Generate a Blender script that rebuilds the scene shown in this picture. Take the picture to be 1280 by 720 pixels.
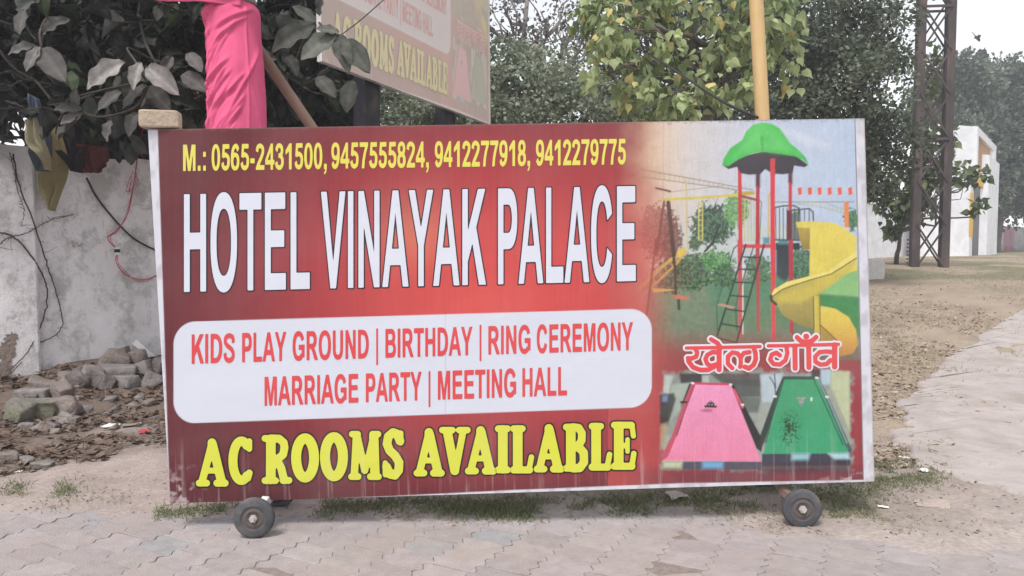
import bpy, bmesh, math, random
import numpy as np
from mathutils import Vector, noise as mnoise

# ------------------------------------------------------------------ camera, sky, sun, exposure
for o in list(bpy.data.objects): bpy.data.objects.remove(o)
SC = bpy.context.scene
COL = SC.collection
FPX, CX, CY, HOR, CAMZ = 963.0, 640.0, 360.0, 308.0, 1.27
PITCH = math.atan((CY - HOR) / FPX)
cam = bpy.data.cameras.new('camera')
cam.sensor_width = 36.0
cam.lens = 36.0 * FPX / 1280.0
cam.clip_end = 2000
camo = bpy.data.objects.new('camera', cam); COL.objects.link(camo)
camo.location = (0, 0, CAMZ)
camo.rotation_euler = (math.pi / 2 - PITCH, 0, 0)
SC.camera = camo

SUN_EL, SUN_AZ = math.radians(60), math.radians(205)   # azimuth clockwise from +Y: behind the camera, a little left
w = bpy.data.worlds.new('World'); SC.world = w; w.use_nodes = True
nt = w.node_tree; nt.nodes.clear()
sky = nt.nodes.new('ShaderNodeTexSky'); sky.sky_type = 'NISHITA'; sky.sun_disc = False
sky.sun_elevation = SUN_EL; sky.sun_rotation = SUN_AZ
sky.air_density = 1.0; sky.dust_density = 1.0; sky.ozone_density = 1.0
hs = nt.nodes.new('ShaderNodeHueSaturation'); hs.inputs['Saturation'].default_value = 0.14
bg = nt.nodes.new('ShaderNodeBackground'); bg.inputs['Strength'].default_value = 0.14
wo = nt.nodes.new('ShaderNodeOutputWorld')
nt.links.new(sky.outputs[0], hs.inputs['Color']); nt.links.new(hs.outputs[0], bg.inputs['Color']); nt.links.new(bg.outputs[0], wo.inputs['Surface'])
sl = bpy.data.lights.new('sun', 'SUN'); sl.energy = 1.8; sl.angle = math.radians(16); sl.color = (1.0, 0.945, 0.895)
so = bpy.data.objects.new('sun', sl); COL.objects.link(so)
sd = Vector((math.sin(SUN_AZ) * math.cos(SUN_EL), math.cos(SUN_AZ) * math.cos(SUN_EL), math.sin(SUN_EL)))
so.rotation_euler = sd.to_track_quat('Z', 'Y').to_euler()
vs = SC.view_settings
vs.view_transform = 'Standard'; vs.look = 'None'; vs.gamma = 1.0; vs.use_curve_mapping = False
vs.exposure = 0.88
HAZE = 0.0038

# ------------------------------------------------------------------ geometry helpers
R0, U0, F0 = np.array([1., 0, 0]), np.array([0, math.sin(PITCH), math.cos(PITCH)]), np.array([0, math.cos(PITCH), -math.sin(PITCH)])
C0 = np.array([0, 0, CAMZ])
def ray(u, v):
    u = np.asarray(u, float); v = np.asarray(v, float)
    return ((u - CX) / FPX)[..., None] * R0 + (-(v - CY) / FPX)[..., None] * U0 + F0
def at(u, v, Y):
    d = ray(u, v); return C0 + d * (Y / d[..., 1])[..., None]
def vnoise(x, y, seed=0):
    x = np.asarray(x, float); y = np.asarray(y, float)
    xi = np.floor(x); yi = np.floor(y); fx = x - xi; fy = y - yi
    fx = fx * fx * (3 - 2 * fx); fy = fy * fy * (3 - 2 * fy)
    def h(a, b):
        n = np.sin(a * 127.1 + b * 311.7 + seed * 74.7) * 43758.5453
        return n - np.floor(n)
    return (h(xi, yi) * (1 - fx) + h(xi + 1, yi) * fx) * (1 - fy) + (h(xi, yi + 1) * (1 - fx) + h(xi + 1, yi + 1) * fx) * fy
def fbm(x, y, oct=4, seed=0):
    a = 0.5; s = 0; t = 0
    for i in range(oct):
        s = s + a * vnoise(x, y, seed + i * 13); t += a; a *= 0.5; x = x * 2.03; y = y * 2.03
    return s / t
def smooth(e0, e1, x):
    t = np.clip((x - e0) / (e1 - e0), 0, 1); return t * t * (3 - 2 * t)
def lin(c):
    c = np.asarray(c, float) / 255.0
    return np.where(c <= 0.04045, c / 12.92, ((c + 0.055) / 1.055) ** 2.4)

def link_mesh(name, me, parent=None):
    o = bpy.data.objects.new(name, me); COL.objects.link(o)
    if parent: o.parent = parent
    return o
def mesh(name, V, F, mats, parent=None, cols=None, smooth_=False, mi=None):
    """V (n,3); F list of index tuples or (m,k) array -> ONE mesh object"""
    me = bpy.data.meshes.new(name)
    V = np.asarray(V, np.float32)
    if isinstance(F, np.ndarray):
        m, k = F.shape
        me.vertices.add(len(V)); me.vertices.foreach_set('co', V.ravel())
        me.loops.add(m * k); me.loops.foreach_set('vertex_index', F.astype(np.int32).ravel())
        me.polygons.add(m); me.polygons.foreach_set('loop_start', np.arange(0, m * k, k, dtype=np.int32))
        me.update(calc_edges=True)
    else:
        me.from_pydata([tuple(float(c) for c in v) for v in V], [], [tuple(int(i) for i in f) for f in F])
    if not isinstance(mats, (list, tuple)): mats = [mats]
    for m_ in mats: me.materials.append(m_)
    if mi is not None: me.polygons.foreach_set('material_index', np.asarray(mi, np.int32))
    if smooth_: me.polygons.foreach_set('use_smooth', np.ones(len(me.polygons), bool))
    if cols is not None:
        a = me.color_attributes.new('Col', 'FLOAT_COLOR', 'POINT')
        cc = np.ones((len(V), 4), np.float32); cc[:, :3] = cols
        a.data.foreach_set('color', cc.ravel())
    me.validate(); me.update()
    return link_mesh(name, me, parent)

class MB:
    def __init__(s): s.V = []; s.F = []; s.n = 0
    def add(s, V, F):
        V = np.asarray(V, float); s.V.append(V); s.F += [tuple(i + s.n for i in f) for f in F]; s.n += len(V); return s
    def box(s, lo, hi, M=None, t=None):
        lo = np.array(lo, float); hi = np.array(hi, float)
        V = np.array([[(lo, hi)[i][0], (lo, hi)[j][1], (lo, hi)[k][2]] for k in (0, 1) for j in (0, 1) for i in (0, 1)])
        if M is not None: V = V @ np.asarray(M).T
        if t is not None: V = V + np.asarray(t)
        return s.add(V, [(0, 2, 3, 1), (4, 5, 7, 6), (0, 1, 5, 4), (2, 6, 7, 3), (0, 4, 6, 2), (1, 3, 7, 5)])
    def tube(s, pts, rad, n=8, cap=True):
        pts = [np.asarray(p, float) for p in pts]
        if np.isscalar(rad): rad = [rad] * len(pts)
        V = []; ref = None
        for i, p in enumerate(pts):
            d = pts[min(i + 1, len(pts) - 1)] - pts[max(i - 1, 0)]; d = d / (np.linalg.norm(d) + 1e-12)
            if ref is None: ref = np.array([0, 0, 1.]) if abs(d[2]) < 0.8 else np.array([1., 0, 0])
            a = np.cross(d, ref); a /= np.linalg.norm(a) + 1e-12; b = np.cross(a, d); ref = b
            for k in range(n):
                q = 2 * math.pi * k / n; V.append(p + rad[i] * (math.cos(q) * a + math.sin(q) * b))
        F = []
        for i in range(len(pts) - 1):
            for k in range(n):
                F.append((i * n + k, i * n + (k + 1) % n, (i + 1) * n + (k + 1) % n, (i + 1) * n + k))
        if cap: F.append(tuple(range(n - 1, -1, -1))); F.append(tuple((len(pts) - 1) * n + k for k in range(n)))
        return s.add(V, F)
    def bar(s, p, q, wx, wy, up=(0, 0, 1)):
        p = np.asarray(p, float); q = np.asarray(q, float); d = q - p; L = np.linalg.norm(d); d /= L
        a = np.cross(d, up); a /= np.linalg.norm(a) + 1e-12; b = np.cross(a, d)
        M = np.stack([a, b, d], 1)
        return s.box((-wx / 2, -wy / 2, 0), (wx / 2, wy / 2, L), M, p)
    def lathe(s, prof, c, axis, n=28):
        axis = np.asarray(axis, float); axis /= np.linalg.norm(axis)
        a = np.cross(axis, (0, 0, 1.0)); a /= np.linalg.norm(a); b = np.cross(axis, a)
        V = []
        for (r, h) in prof:
            for k in range(n):
                q = 2 * math.pi * k / n; V.append(np.asarray(c) + axis * h + r * (math.cos(q) * a + math.sin(q) * b))
        F = []
        for i in range(len(prof) - 1):
            for k in range(n): F.append((i * n + k, (i + 1) * n + k, (i + 1) * n + (k + 1) % n, i * n + (k + 1) % n))
        return s.add(V, F)
    def build(s, name, mats, parent=None, smooth_=False):
        return mesh(name, np.concatenate(s.V), s.F, mats, parent, smooth_=smooth_)

def bezier(pts, n=40):
    """Catmull-Rom through pts"""
    P = [np.asarray(p, float) for p in pts]; P = [2 * P[0] - P[1]] + P + [2 * P[-1] - P[-2]]
    out = []; m = len(P) - 3; k = max(2, n // m)
    for i in range(m):
        a, b, c, d = P[i:i + 4]
        for t in np.linspace(0, 1, k, endpoint=False):
            out.append(0.5 * (2 * b + (c - a) * t + (2 * a - 5 * b + 4 * c - d) * t * t + (3 * b - a - 3 * c + d) * t ** 3))
    out.append(P[-2]); return out

def tag(o, label=None, cat=None, group=None, kind=None):
    if label: o['label'] = label
    if cat: o['category'] = cat
    if group: o['group'] = group
    if kind: o['kind'] = kind
    return o
def thing(name, loc, label, cat, group=None):
    o = bpy.data.objects.new(name, None); COL.objects.link(o); o.location = loc; o.empty_display_size = 0.1
    return tag(o, label, cat, group)
def adopt(o, root):
    """parent a mesh made in world coordinates to its thing, keeping its place"""
    o.parent = root; loc = Vector(root.location)
    o.data.transform(__import__('mathutils').Matrix.Translation(-loc)); return o

# ------------------------------------------------------------------ materials
def mat(name, color=(.5, .5, .5), rough=.7, var=.15, scale=8.0, dirt=None, dirt_scale=3.0, dirt_amt=.4, bump=0.0, bump_scale=40.0, vcol=False, metal=0.0, transl=0.0, stretch=(1, 1, 1), spec=0.3):
    m = bpy.data.materials.new(name); m.use_nodes = True
    n = m.node_tree.nodes; l = m.node_tree.links
    b = n['Principled BSDF']; b.inputs['Roughness'].default_value = rough; b.inputs['Metallic'].default_value = metal
    b.inputs['Specular IOR Level'].default_value = spec
    tc = n.new('ShaderNodeTexCoord'); mp = n.new('ShaderNodeMapping'); mp.inputs['Scale'].default_value = stretch
    l.new(tc.outputs['Object'], mp.inputs['Vector'])
    if vcol:
        at_ = n.new('ShaderNodeAttribute'); at_.attribute_name = 'Col'; src = at_.outputs['Color']
    else:
        rg = n.new('ShaderNodeRGB'); rg.outputs[0].default_value = (*color, 1); src = rg.outputs[0]
    nz = n.new('ShaderNodeTexNoise'); nz.inputs['Scale'].default_value = scale; nz.inputs['Detail'].default_value = 6; nz.inputs['Roughness'].default_value = .65
    l.new(mp.outputs[0], nz.inputs['Vector'])
    mr = n.new('ShaderNodeMapRange'); mr.inputs['From Min'].default_value = .25; mr.inputs['From Max'].default_value = .75
    mr.inputs['To Min'].default_value = 1 - var; mr.inputs['To Max'].default_value = 1 + var
    l.new(nz.outputs['Fac'], mr.inputs['Value'])
    mx = n.new('ShaderNodeMix'); mx.data_type = 'RGBA'; mx.blend_type = 'MULTIPLY'; mx.inputs['Factor'].default_value = 1
    l.new(src, mx.inputs['A']); l.new(mr.outputs[0], mx.inputs['B']); out = mx.outputs['Result']
    if dirt is not None:
        n2 = n.new('ShaderNodeTexNoise'); n2.inputs['Scale'].default_value = dirt_scale; n2.inputs['Detail'].default_value = 8; n2.inputs['Roughness'].default_value = .7
        l.new(mp.outputs[0], n2.inputs['Vector'])
        m2 = n.new('ShaderNodeMapRange'); m2.inputs['From Min'].default_value = .48; m2.inputs['From Max'].default_value = .68; m2.inputs['To Max'].default_value = dirt_amt
        l.new(n2.outputs['Fac'], m2.inputs['Value'])
        mm = n.new('ShaderNodeMix'); mm.data_type = 'RGBA'; l.new(m2.outputs[0], mm.inputs['Factor']); l.new(out, mm.inputs['A']); mm.inputs['B'].default_value = (*dirt, 1); out = mm.outputs['Result']
    l.new(out, b.inputs['Base Color'])
    if bump:
        n3 = n.new('ShaderNodeTexNoise'); n3.inputs['Scale'].default_value = bump_scale; n3.inputs['Detail'].default_value = 8; l.new(mp.outputs[0], n3.inputs['Vector'])
        bp = n.new('ShaderNodeBump'); bp.inputs['Strength'].default_value = bump; bp.inputs['Distance'].default_value = .02; l.new(n3.outputs['Fac'], bp.inputs['Height']); l.new(bp.outputs[0], b.inputs['Normal'])
    if transl:
        tr = n.new('ShaderNodeBsdfTranslucent'); l.new(out, tr.inputs['Color']); ms = n.new('ShaderNodeMixShader'); ms.inputs[0].default_value = transl
        l.new(b.outputs[0], ms.inputs[1]); l.new(tr.outputs[0], ms.inputs[2]); l.new(ms.outputs[0], n['Material Output'].inputs['Surface'])
    m['out'] = 1
    return m

# ------------------------------------------------------------------ terrain
TY = [-50, 5, 8, 12, 18, 30, 60, 400]; TZ = [0, 0, .08, .40, .78, .88, .90, .90]
WP = np.array([-4.1, 6.37]); WD = np.array([.655, .755]); WD /= np.linalg.norm(WD); WN = np.array([WD[1], -WD[0]])   # wall foot line, normal towards the camera
def base_h(x, y):
    return np.interp(y, TY, TZ)
def edge_y(x):       # where the pavers run out under the soil
    return np.interp(x, [-6, -2.3, -.6, .3, 1.1, 1.7, 4], [3.62, 3.60, 3.56, 3.62, 3.52, 3.24, 3.02])
def terrain(x, y):
    x = np.asarray(x, float); y = np.asarray(y, float)
    z = base_h(x, y) + (fbm(x * 1.3, y * 1.3, 4, 3) - .5) * .035 * smooth(3.4, 6, y) + (fbm(x * 7, y * 7, 3, 9) - .5) * .022
    d = (np.stack([x - WP[0], y - WP[1]], -1) @ WN); s = (np.stack([x - WP[0], y - WP[1]], -1) @ WD)
    mound = .20 * np.exp(-np.clip(d - .1, 0, 9) ** 2 / 1.0) * smooth(-3, -.3, s) * (1 - smooth(2.5, 4, s)) * (.75 + .7 * (fbm(x * 3, y * 3, 3, 5) - .3))
    z = z + np.where(y < 14, mound, 0)
    e = y - edge_y(x) - (fbm(x * 2.5, y * 2.5, 3, 21) - .5) * .45
    z = z + .016 * smooth(-.08, .3, e) - .03 * (1 - smooth(-.35, .04, e))
    return z
def hits(U, Vv):
    """points of the ground seen at many pixels"""
    d = ray(np.asarray(U, float), np.asarray(Vv, float)); n = len(d); t = np.full(n, 1.5); done = np.zeros(n, bool)
    for k in range(330):
        p = C0 + d * t[:, None]; done |= (p[:, 2] < base_h(p[:, 0], p[:, 1])) | (t > 400)
        if done.all(): break
        t = np.where(done, t, t * 1.017)
    for k in range(9):
        p = C0 + d * t[:, None]; f = p[:, 2] - terrain(p[:, 0], p[:, 1])
        sl_ = (base_h(p[:, 0], p[:, 1] + .5) - base_h(p[:, 0], p[:, 1] - .5)) * d[:, 1] - d[:, 2]
        t = t + np.clip(f / np.maximum(sl_, .03), -.5, .5) * .8
    return C0 + d * t[:, None]
def hit(u, v): return hits([u], [v])[0]
def wall_at(u, v, off=0.0):
    """point of the boundary wall's face seen at a pixel"""
    d = ray(u, v); o = np.array([C0[0] - WP[0], C0[1] - WP[1]]) @ WN - off
    t = -o / (d[:2] @ WN); return C0 + d * t

rows = np.concatenate([np.linspace(-25, 2, 14, endpoint=False), np.arange(2, 9, .035), np.arange(9, 30, .22), np.geomspace(30, 420, 36)])
uu = np.linspace(-1, 1, 420); uu = np.sign(uu) * np.abs(uu) ** 1.15
GX = uu[None, :] * (5.5 + np.maximum(rows, 0)[:, None] * 1.35); GY = np.repeat(rows[:, None], len(uu), 1)
GZ = terrain(GX, GY)
nr, nc = GX.shape
ii = np.arange(nr * nc).reshape(nr, nc)
quads = np.stack([ii[:-1, :-1], ii[:-1, 1:], ii[1:, 1:], ii[1:, :-1]], -1).reshape(-1, 4)
# soil albedo per vertex: bare pinkish soil, litter band by the wall, straw verge right, faint green
x, y = GX.ravel(), GY.ravel()
soil = np.array([.315, .268, .245]); litter = np.array([.155, .12, .10]); straw = np.array([.325, .262, .20]); moss = np.array([.16, .165, .10]); pale = np.array([.385, .338, .318])
gc = np.repeat(soil[None], len(x), 0)
def mixc(c, tgt, f): return c * (1 - f[:, None]) + tgt[None] * f[:, None]
dW = (np.stack([x - WP[0], y - WP[1]], -1) @ WN)
nA = fbm(x * 2.2, y * 2.2, 4, 31); nB = fbm(x * .9, y * .9, 4, 47); nC = fbm(x * 9, y * 9, 3, 61)
gc = mixc(gc, pale, smooth(.45, .65, nB) * .6)
gc = mixc(gc, litter, smooth(2.7, 1.5, dW + (nA - .5) * 1.6) * smooth(.2, .5, nC + .25) * (x < 2) * .95)
gc = mixc(gc, straw, smooth(4.4, 5.4, y + (nA - .5)) * smooth(.5, 1.4, x - .1 * y + (nB - .5)) * .85)
gc = mixc(gc, litter, smooth(.55, .7, nA) * smooth(5, 7, y) * .3)
gc = mixc(gc, moss, smooth(.5, .68, nB + .1) * smooth(12, 16, y) * .8)
gband = np.exp(-((y - edge_y(x) - .38) / .22) ** 2) * smooth(-1.9, -1.2, x) * (1 - smooth(1.5, 2.4, x))
gc = mixc(gc, np.array([.16, .14, .10]), gband * smooth(.35, .6, nA + .12) * .75)
gc *= (.82 + .36 * nC)[:, None]
m_ground = mat('soil', vcol=True, rough=.95, var=.22, scale=35, bump=.5, bump_scale=60, spec=.1)
ground = mesh('ground', np.stack([x, y, GZ.ravel()], 1), quads, m_ground, cols=gc, smooth_=True)
tag(ground, kind='structure')

# pavement: zigzag interlocking blocks, a few mm apart
def pavers():
    rs = np.random.RandomState(4); a = math.radians(62)
    B = np.array([math.cos(a), math.sin(a)]); A = np.array([math.sin(a), -math.cos(a)])      # zigzag joints run along B
    Wd, Ln = .20, .15; amp = .011; g = .0013
    V = []; F = []; Cc = []
    zz = [0, .3, .5, .8, 1.0]; zo = [amp, amp, -amp, -amp, amp]
    for i in range(-30, 31):
        for j in range(-50, 51):
            jo = j + (.5 if i % 2 else 0)
            c = A * (i * Wd) + B * (jo * Ln) + np.array([0, 2.6])
            if not (-4.3 < c[0] < 4.3 and .6 < c[1] < 4.0): continue
            zk = [(0, 0), (.09, amp), (.16, amp), (.34, -amp), (.41, -amp), (.59, amp), (.66, amp), (.84, -amp), (.91, -amp), (1, 0)]
            left = [(-Wd / 2 + o_ + g, Ln * z_ + (g if z_ == 0 else -g if z_ == 1 else 0)) for z_, o_ in zk]
            right = [(Wd / 2 + o_ - g, Ln * z_ + (g if z_ == 0 else -g if z_ == 1 else 0)) for z_, o_ in zk]
            out = left[::-1] + right
            poly = np.array([A * p + B * (q - Ln / 2) for p, q in out]); n = len(poly)
            inner = poly * np.array([1, 1]) ; inner = inner - inner * (.0022 / np.linalg.norm(inner, axis=1))[:, None]
            tz = rs.normal(0, .0012) ; tl = rs.normal(0, .012, 2)
            def zed(P): return tz + P @ tl
            b = len(V)
            for P, dz in ((poly, -.02), (poly, -.0025), (inner, 0)):
                zs = zed(P) + dz
                for (px, py), pz in zip(P + c, zs): V.append((px, py, pz))
            t = rs.rand(); col = np.array([.315, .282, .274]) * (.90 + .18 * t) + np.array([.0, .004, .014]) * rs.rand()
            if rs.rand() < .12: col = np.array([.285, .28, .29])
            Cc += [col] * (3 * n)
            for k in range(n):
                k2 = (k + 1) % n
                F.append((b + k, b + k2, b + n + k2, b + n + k)); F.append((b + n + k, b + n + k2, b + 2 * n + k2, b + 2 * n + k))
            F.append(tuple(b + 2 * n + k for k in range(n)))
    m = mat('paver', vcol=True, rough=.92, var=.16, scale=14, dirt=(.315, .268, .25), dirt_scale=3, dirt_amt=.85, bump=.3, bump_scale=90, spec=.15)
    o = mesh('pavement', V, F, m, cols=np.array(Cc)); return tag(o, kind='structure')
pavers()
# soil packed in the joints
jx = np.linspace(-4.4, 4.4, 90); jy = np.linspace(.4, 4.0, 40); JX, JY = np.meshgrid(jx, jy)
ji = np.arange(JX.size).reshape(JX.shape)
tag(mesh('joint_soil', np.stack([JX.ravel(), JY.ravel(), np.full(JX.size, -.0048) + (fbm(JX.ravel() * 2.5, JY.ravel() * 2.5, 3, 77) - .5) * .013], 1),
     np.stack([ji[:-1, :-1], ji[:-1, 1:], ji[1:, 1:], ji[1:, :-1]], -1).reshape(-1, 4), mat('joint_soil', (.215, .178, .162), .95, .3, 30)), kind='structure')

# concrete path running away on the right
def path():
    ed = [(1290, 384), (1262, 398), (1225, 424), (1192, 446), (1160, 478), (1138, 502), (1120, 535), (1128, 560), (1165, 585), (1225, 606), (1290, 622)]
    P = [hit(u, v)[:2] for u, v in ed]
    P = np.array(bezier(P, 300)); out = []
    for k, p in enumerate(P):
        out.append((np.array([fbm(p[0] * 3, p[1] * 3, 3, 5), fbm(p[0] * 3, p[1] * 3, 3, 8)]) - .5) * .26 + (np.array([fbm(p[0] * 14, p[1] * 14, 3, 5), fbm(p[0] * 14, p[1] * 14, 3, 8)]) - .5) * .14)
    RIM = np.array(out); far = np.array([12.5, P[0][1] + 4]); near = np.array([8.0, P[-1][1] - .4])
    V = []; F = []
    nx = 24
    for k, p in enumerate(P):
        q = far + (near - far) * (k / (len(P) - 1))
        for j in range(nx + 1):
            t = (j / nx) ** 2; r = p + (q - p) * t + RIM[k] * (1 - j / nx) ** 3
            lift = .022 if j else -.02
            V.append((r[0], r[1], float(base_h(r[0], r[1])) + lift + .014 * float(fbm(r[0] * 4, r[1] * 4, 3, 14))))
    for k in range(len(P) - 1):
        for j in range(nx):
            a = k * (nx + 1) + j; F.append((a, a + 1, a + nx + 2, a + nx + 1))
    m = mat('path_concrete', (.39, .35, .335), .9, .2, 4, dirt=(.29, .24, .21), dirt_scale=1.6, dirt_amt=.7, bump=.35, bump_scale=50, spec=.15)
    tag(mesh('path', V, F, m, smooth_=True), kind='structure')
path()

# ------------------------------------------------------------------ boundary walls
def plaster(name, tint, grime, amt):
    m = bpy.data.materials.new(name); m.use_nodes = True
    n = m.node_tree.nodes; l = m.node_tree.links; b = n['Principled BSDF']; b.inputs['Roughness'].default_value = .93; b.inputs['Specular IOR Level'].default_value = .1
    tc = n.new('ShaderNodeTexCoord')
    def nz(scale, det=8, rough=.7, st=(1, 1, 1)):
        mp = n.new('ShaderNodeMapping'); mp.inputs['Scale'].default_value = st; l.new(tc.outputs['Object'], mp.inputs[0])
        t = n.new('ShaderNodeTexNoise'); t.inputs['Scale'].default_value = scale; t.inputs['Detail'].default_value = det; t.inputs['Roughness'].default_value = rough; l.new(mp.outputs[0], t.inputs[0]); return t.outputs['Fac']
    def rng(v, a, c, lo=0, hi=1):
        r = n.new('ShaderNodeMapRange'); r.inputs['From Min'].default_value = a; r.inputs['From Max'].default_value = c; r.inputs['To Min'].default_value = lo; r.inputs['To Max'].default_value = hi; l.new(v, r.inputs[0]); return r.outputs[0]
    def mix(f, A, B):
        x = n.new('ShaderNodeMix'); x.data_type = 'RGBA'; l.new(f, x.inputs['Factor'])
        if hasattr(A, 'is_linked') or not isinstance(A, tuple): l.new(A, x.inputs['A'])
        else: x.inputs['A'].default_value = (*A, 1)
        x.inputs['B'].default_value = (*B, 1); return x.outputs['Result']
    c = mix(rng(nz(1.6), .35, .65), tint, tuple(t * .8 for t in tint))
    c = mix(rng(nz(3.5, 10, .78), .485, .60, 0, amt), c, grime)
    c = mix(rng(nz(9, 8, .8, (1, 1, .35)), .56, .68, 0, amt * .8), c, tuple(g * .6 for g in grime))
    c = mix(rng(nz(5, 10, .8), .63, .645, 0, amt), c, (.24, .20, .17))
    l.new(c, b.inputs['Base Color'])
    bp = n.new('ShaderNodeBump'); bp.inputs['Strength'].default_value = .5; bp.inputs['Distance'].default_value = .02; l.new(nz(22, 10), bp.inputs['Height']); l.new(bp.outputs[0], b.inputs['Normal'])
    return m
m_plaster = plaster('old_plaster', (.88, .855, .87), (.42, .40, .395), .75)
m_white = plaster('white_plaster', (.90, .91, .95), (.70, .69, .70), .3)
def wall_mesh(name, p, q, h, th, m, parent=None, zb=-.1, lump=.012, seed=1):
    """wall from ground point p to q, uneven top"""
    p = np.array(p, float); q = np.array(q, float); L = np.linalg.norm(q - p); d = (q - p) / L; nn = np.array([d[1], -d[0]])
    n = max(8, int(L / .12)); V = []; F = []; nz_ = 14
    for i in range(n + 1):
        c = p + d * (L * i / n); b = float(base_h(c[0], c[1])); top = h + (float(fbm(i * .25, seed, 3, seed)) - .5) * .09
        ring = [(0, zb + (top - zb) * k / nz_) for k in range(nz_ + 1)] + [(th, top), (th, zb)]
        for k, (o, z) in enumerate(ring):
            bulge = (float(fbm(i * .3, k * .8, 3, seed + 2)) - .5) * lump * 2 if o == 0 else 0
            r = c - nn * (o - bulge); V.append((r[0], r[1], b + z))
    r_ = nz_ + 3
    for i in range(n):
        for k in range(r_ - 1): a = i * r_ + k; F.append((a, a + r_, a + r_ + 1, a + 1))
    F.append(tuple(range(r_))); F.append(tuple(n * r_ + k for k in range(r_ - 1, -1, -1)))
    return mesh(name, V, F, m, parent)
wroot = thing('boundary_wall', (WP[0], WP[1], 0), 'weathered whitewashed plaster wall with peeling patches behind the rubble heap', 'wall')
adopt(wall_mesh('wall', WP - WD * 3.2, WP + WD * 4.6, 2.0, .23, m_plaster), wroot)
pc = WP + WD * .02
pil = MB()
M_w = np.array([[WD[0], WN[0], 0], [WD[1], WN[1], 0], [0, 0, 1]])
def on_wall(s, off, z): return np.array([WP[0] + WD[0] * s + WN[0] * off, WP[1] + WD[1] * s + WN[1] * off, z])
pil.box((-.55, -.1, -.1), (.13, .10, 2.09), M_w, (WP[0], WP[1], 0))
po = pil.build('pillar', m_plaster); adopt(po, wroot)
bm = bmesh.new(); bm.from_mesh(po.data); bmesh.ops.bevel(bm, geom=bm.edges[:], offset=.018, segments=2, affect='EDGES'); bm.to_mesh(po.data); bm.free()
# broken patches where the plaster has come off the pillar and wall (thin hollows shown as raw brickwork)
def patch(u, v, ru, rv, seed, off):
    c = wall_at(u, v, off); rs = np.random.RandomState(seed); n = 26; V = [c]; 
    for k in range(n):
        a = 2 * math.pi * k / n; r = .65 + .5 * rs.rand()
        V.append(c + np.array([WD[0], WD[1], 0]) * math.cos(a) * ru * r + np.array([0, 0, 1]) * math.sin(a) * rv * r)
    return V, [(0, 1 + k, 1 + (k + 1) % n) for k in range(n)]
pm = MB()
for k, (u, v, a, b_, of) in enumerate([(8, 440, .07, .12, .103), (14, 424, .05, .06, .1035), (4, 462, .08, .08, .104)]):
    pm.add(*patch(u, v, a, b_, k + 3, of))
adopt(pm.build('bare_patch', mat('bare_brickwork', (.27, .215, .19), .95, .3, 20, bump=.6)), wroot)['label'] = 'bare brown patch where plaster fell off'
wr = thing('roadside_wall', (9, 22.4, .8), 'clean white wall in the distance behind the lattice mast', 'wall')
adopt(wall_mesh('wall', (8.6, 22.0), (15.6, 30.2), 1.85, .25, m_white, seed=8), wr)
adopt(wall_mesh('coping', (8.6, 21.94), (15.6, 30.14), 1.93, .36, m_white, zb=1.862, lump=0, seed=8), wr)

# ------------------------------------------------------------------ hotel signboard artwork (laid out in the photograph's own pixel grid, then laid on the board plane)
def board_pt(u, v, off=0.0):
    """pixel -> point of the signboard's plane (off: metres towards the camera)"""
    d = ray(u, v); n = np.array([-.0313, 1, -.0215]); p0 = np.array([.054, 3.452, .154]); n = n / np.linalg.norm(n)
    t = ((p0 - C0) @ n) / (d @ n); return C0 + d * t[..., None] - n * off
QC = np.array([(185, 162), (1080.5, 148), (1093, 601.5), (213, 629)], float)   # outer corners TL TR BR BL
def quad_px(a, b):
    a = np.asarray(a)[..., None]; b = np.asarray(b)[..., None]
    return (QC[0] * (1 - a) + QC[1] * a) * (1 - b) + (QC[3] * (1 - a) + QC[2] * a) * b
NA, NB = 880, 450
GA, GB = np.meshgrid(np.linspace(0, 1, NA), np.linspace(0, 1, NB))
PXY = quad_px(GA, GB); X, Y = PXY[..., 0], PXY[..., 1]

def seg_d(X, Y, a, b):
    ax, ay = a; bx, by = b; dx, dy = bx - ax, by - ay; L2 = dx * dx + dy * dy + 1e-9
    t = np.clip(((X - ax) * dx + (Y - ay) * dy) / L2, 0, 1)
    return np.hypot(X - ax - t * dx, Y - ay - t * dy)
def poly_d(X, Y, P):
    d = np.full(X.shape, 1e9); ins = np.zeros(X.shape, bool); n = len(P)
    for i in range(n):
        a, b = P[i], P[(i + 1) % n]; d = np.minimum(d, seg_d(X, Y, a, b))
        if a[1] != b[1]:
            c = ((a[1] > Y) != (b[1] > Y)) & (X < (b[0] - a[0]) * (Y - a[1]) / (b[1] - a[1]) + a[0]); ins ^= c
    return np.where(ins, -d, d)
ART = np.zeros((NB, NA, 3))
def crop(bb, pad=6):
    x0, y0, x1, y1 = bb
    m = (X > x0 - pad) & (X < x1 + pad) & (Y > y0 - pad) & (Y < y1 + pad)
    r = np.where(m.any(1))[0]; c = np.where(m.any(0))[0]
    if len(r) == 0 or len(c) == 0: return None
    return slice(r[0], r[-1] + 1), slice(c[0], c[-1] + 1)
def blend(sl, f, col):
    ART[sl] = ART[sl] * (1 - f[..., None]) + col * f[..., None]
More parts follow.
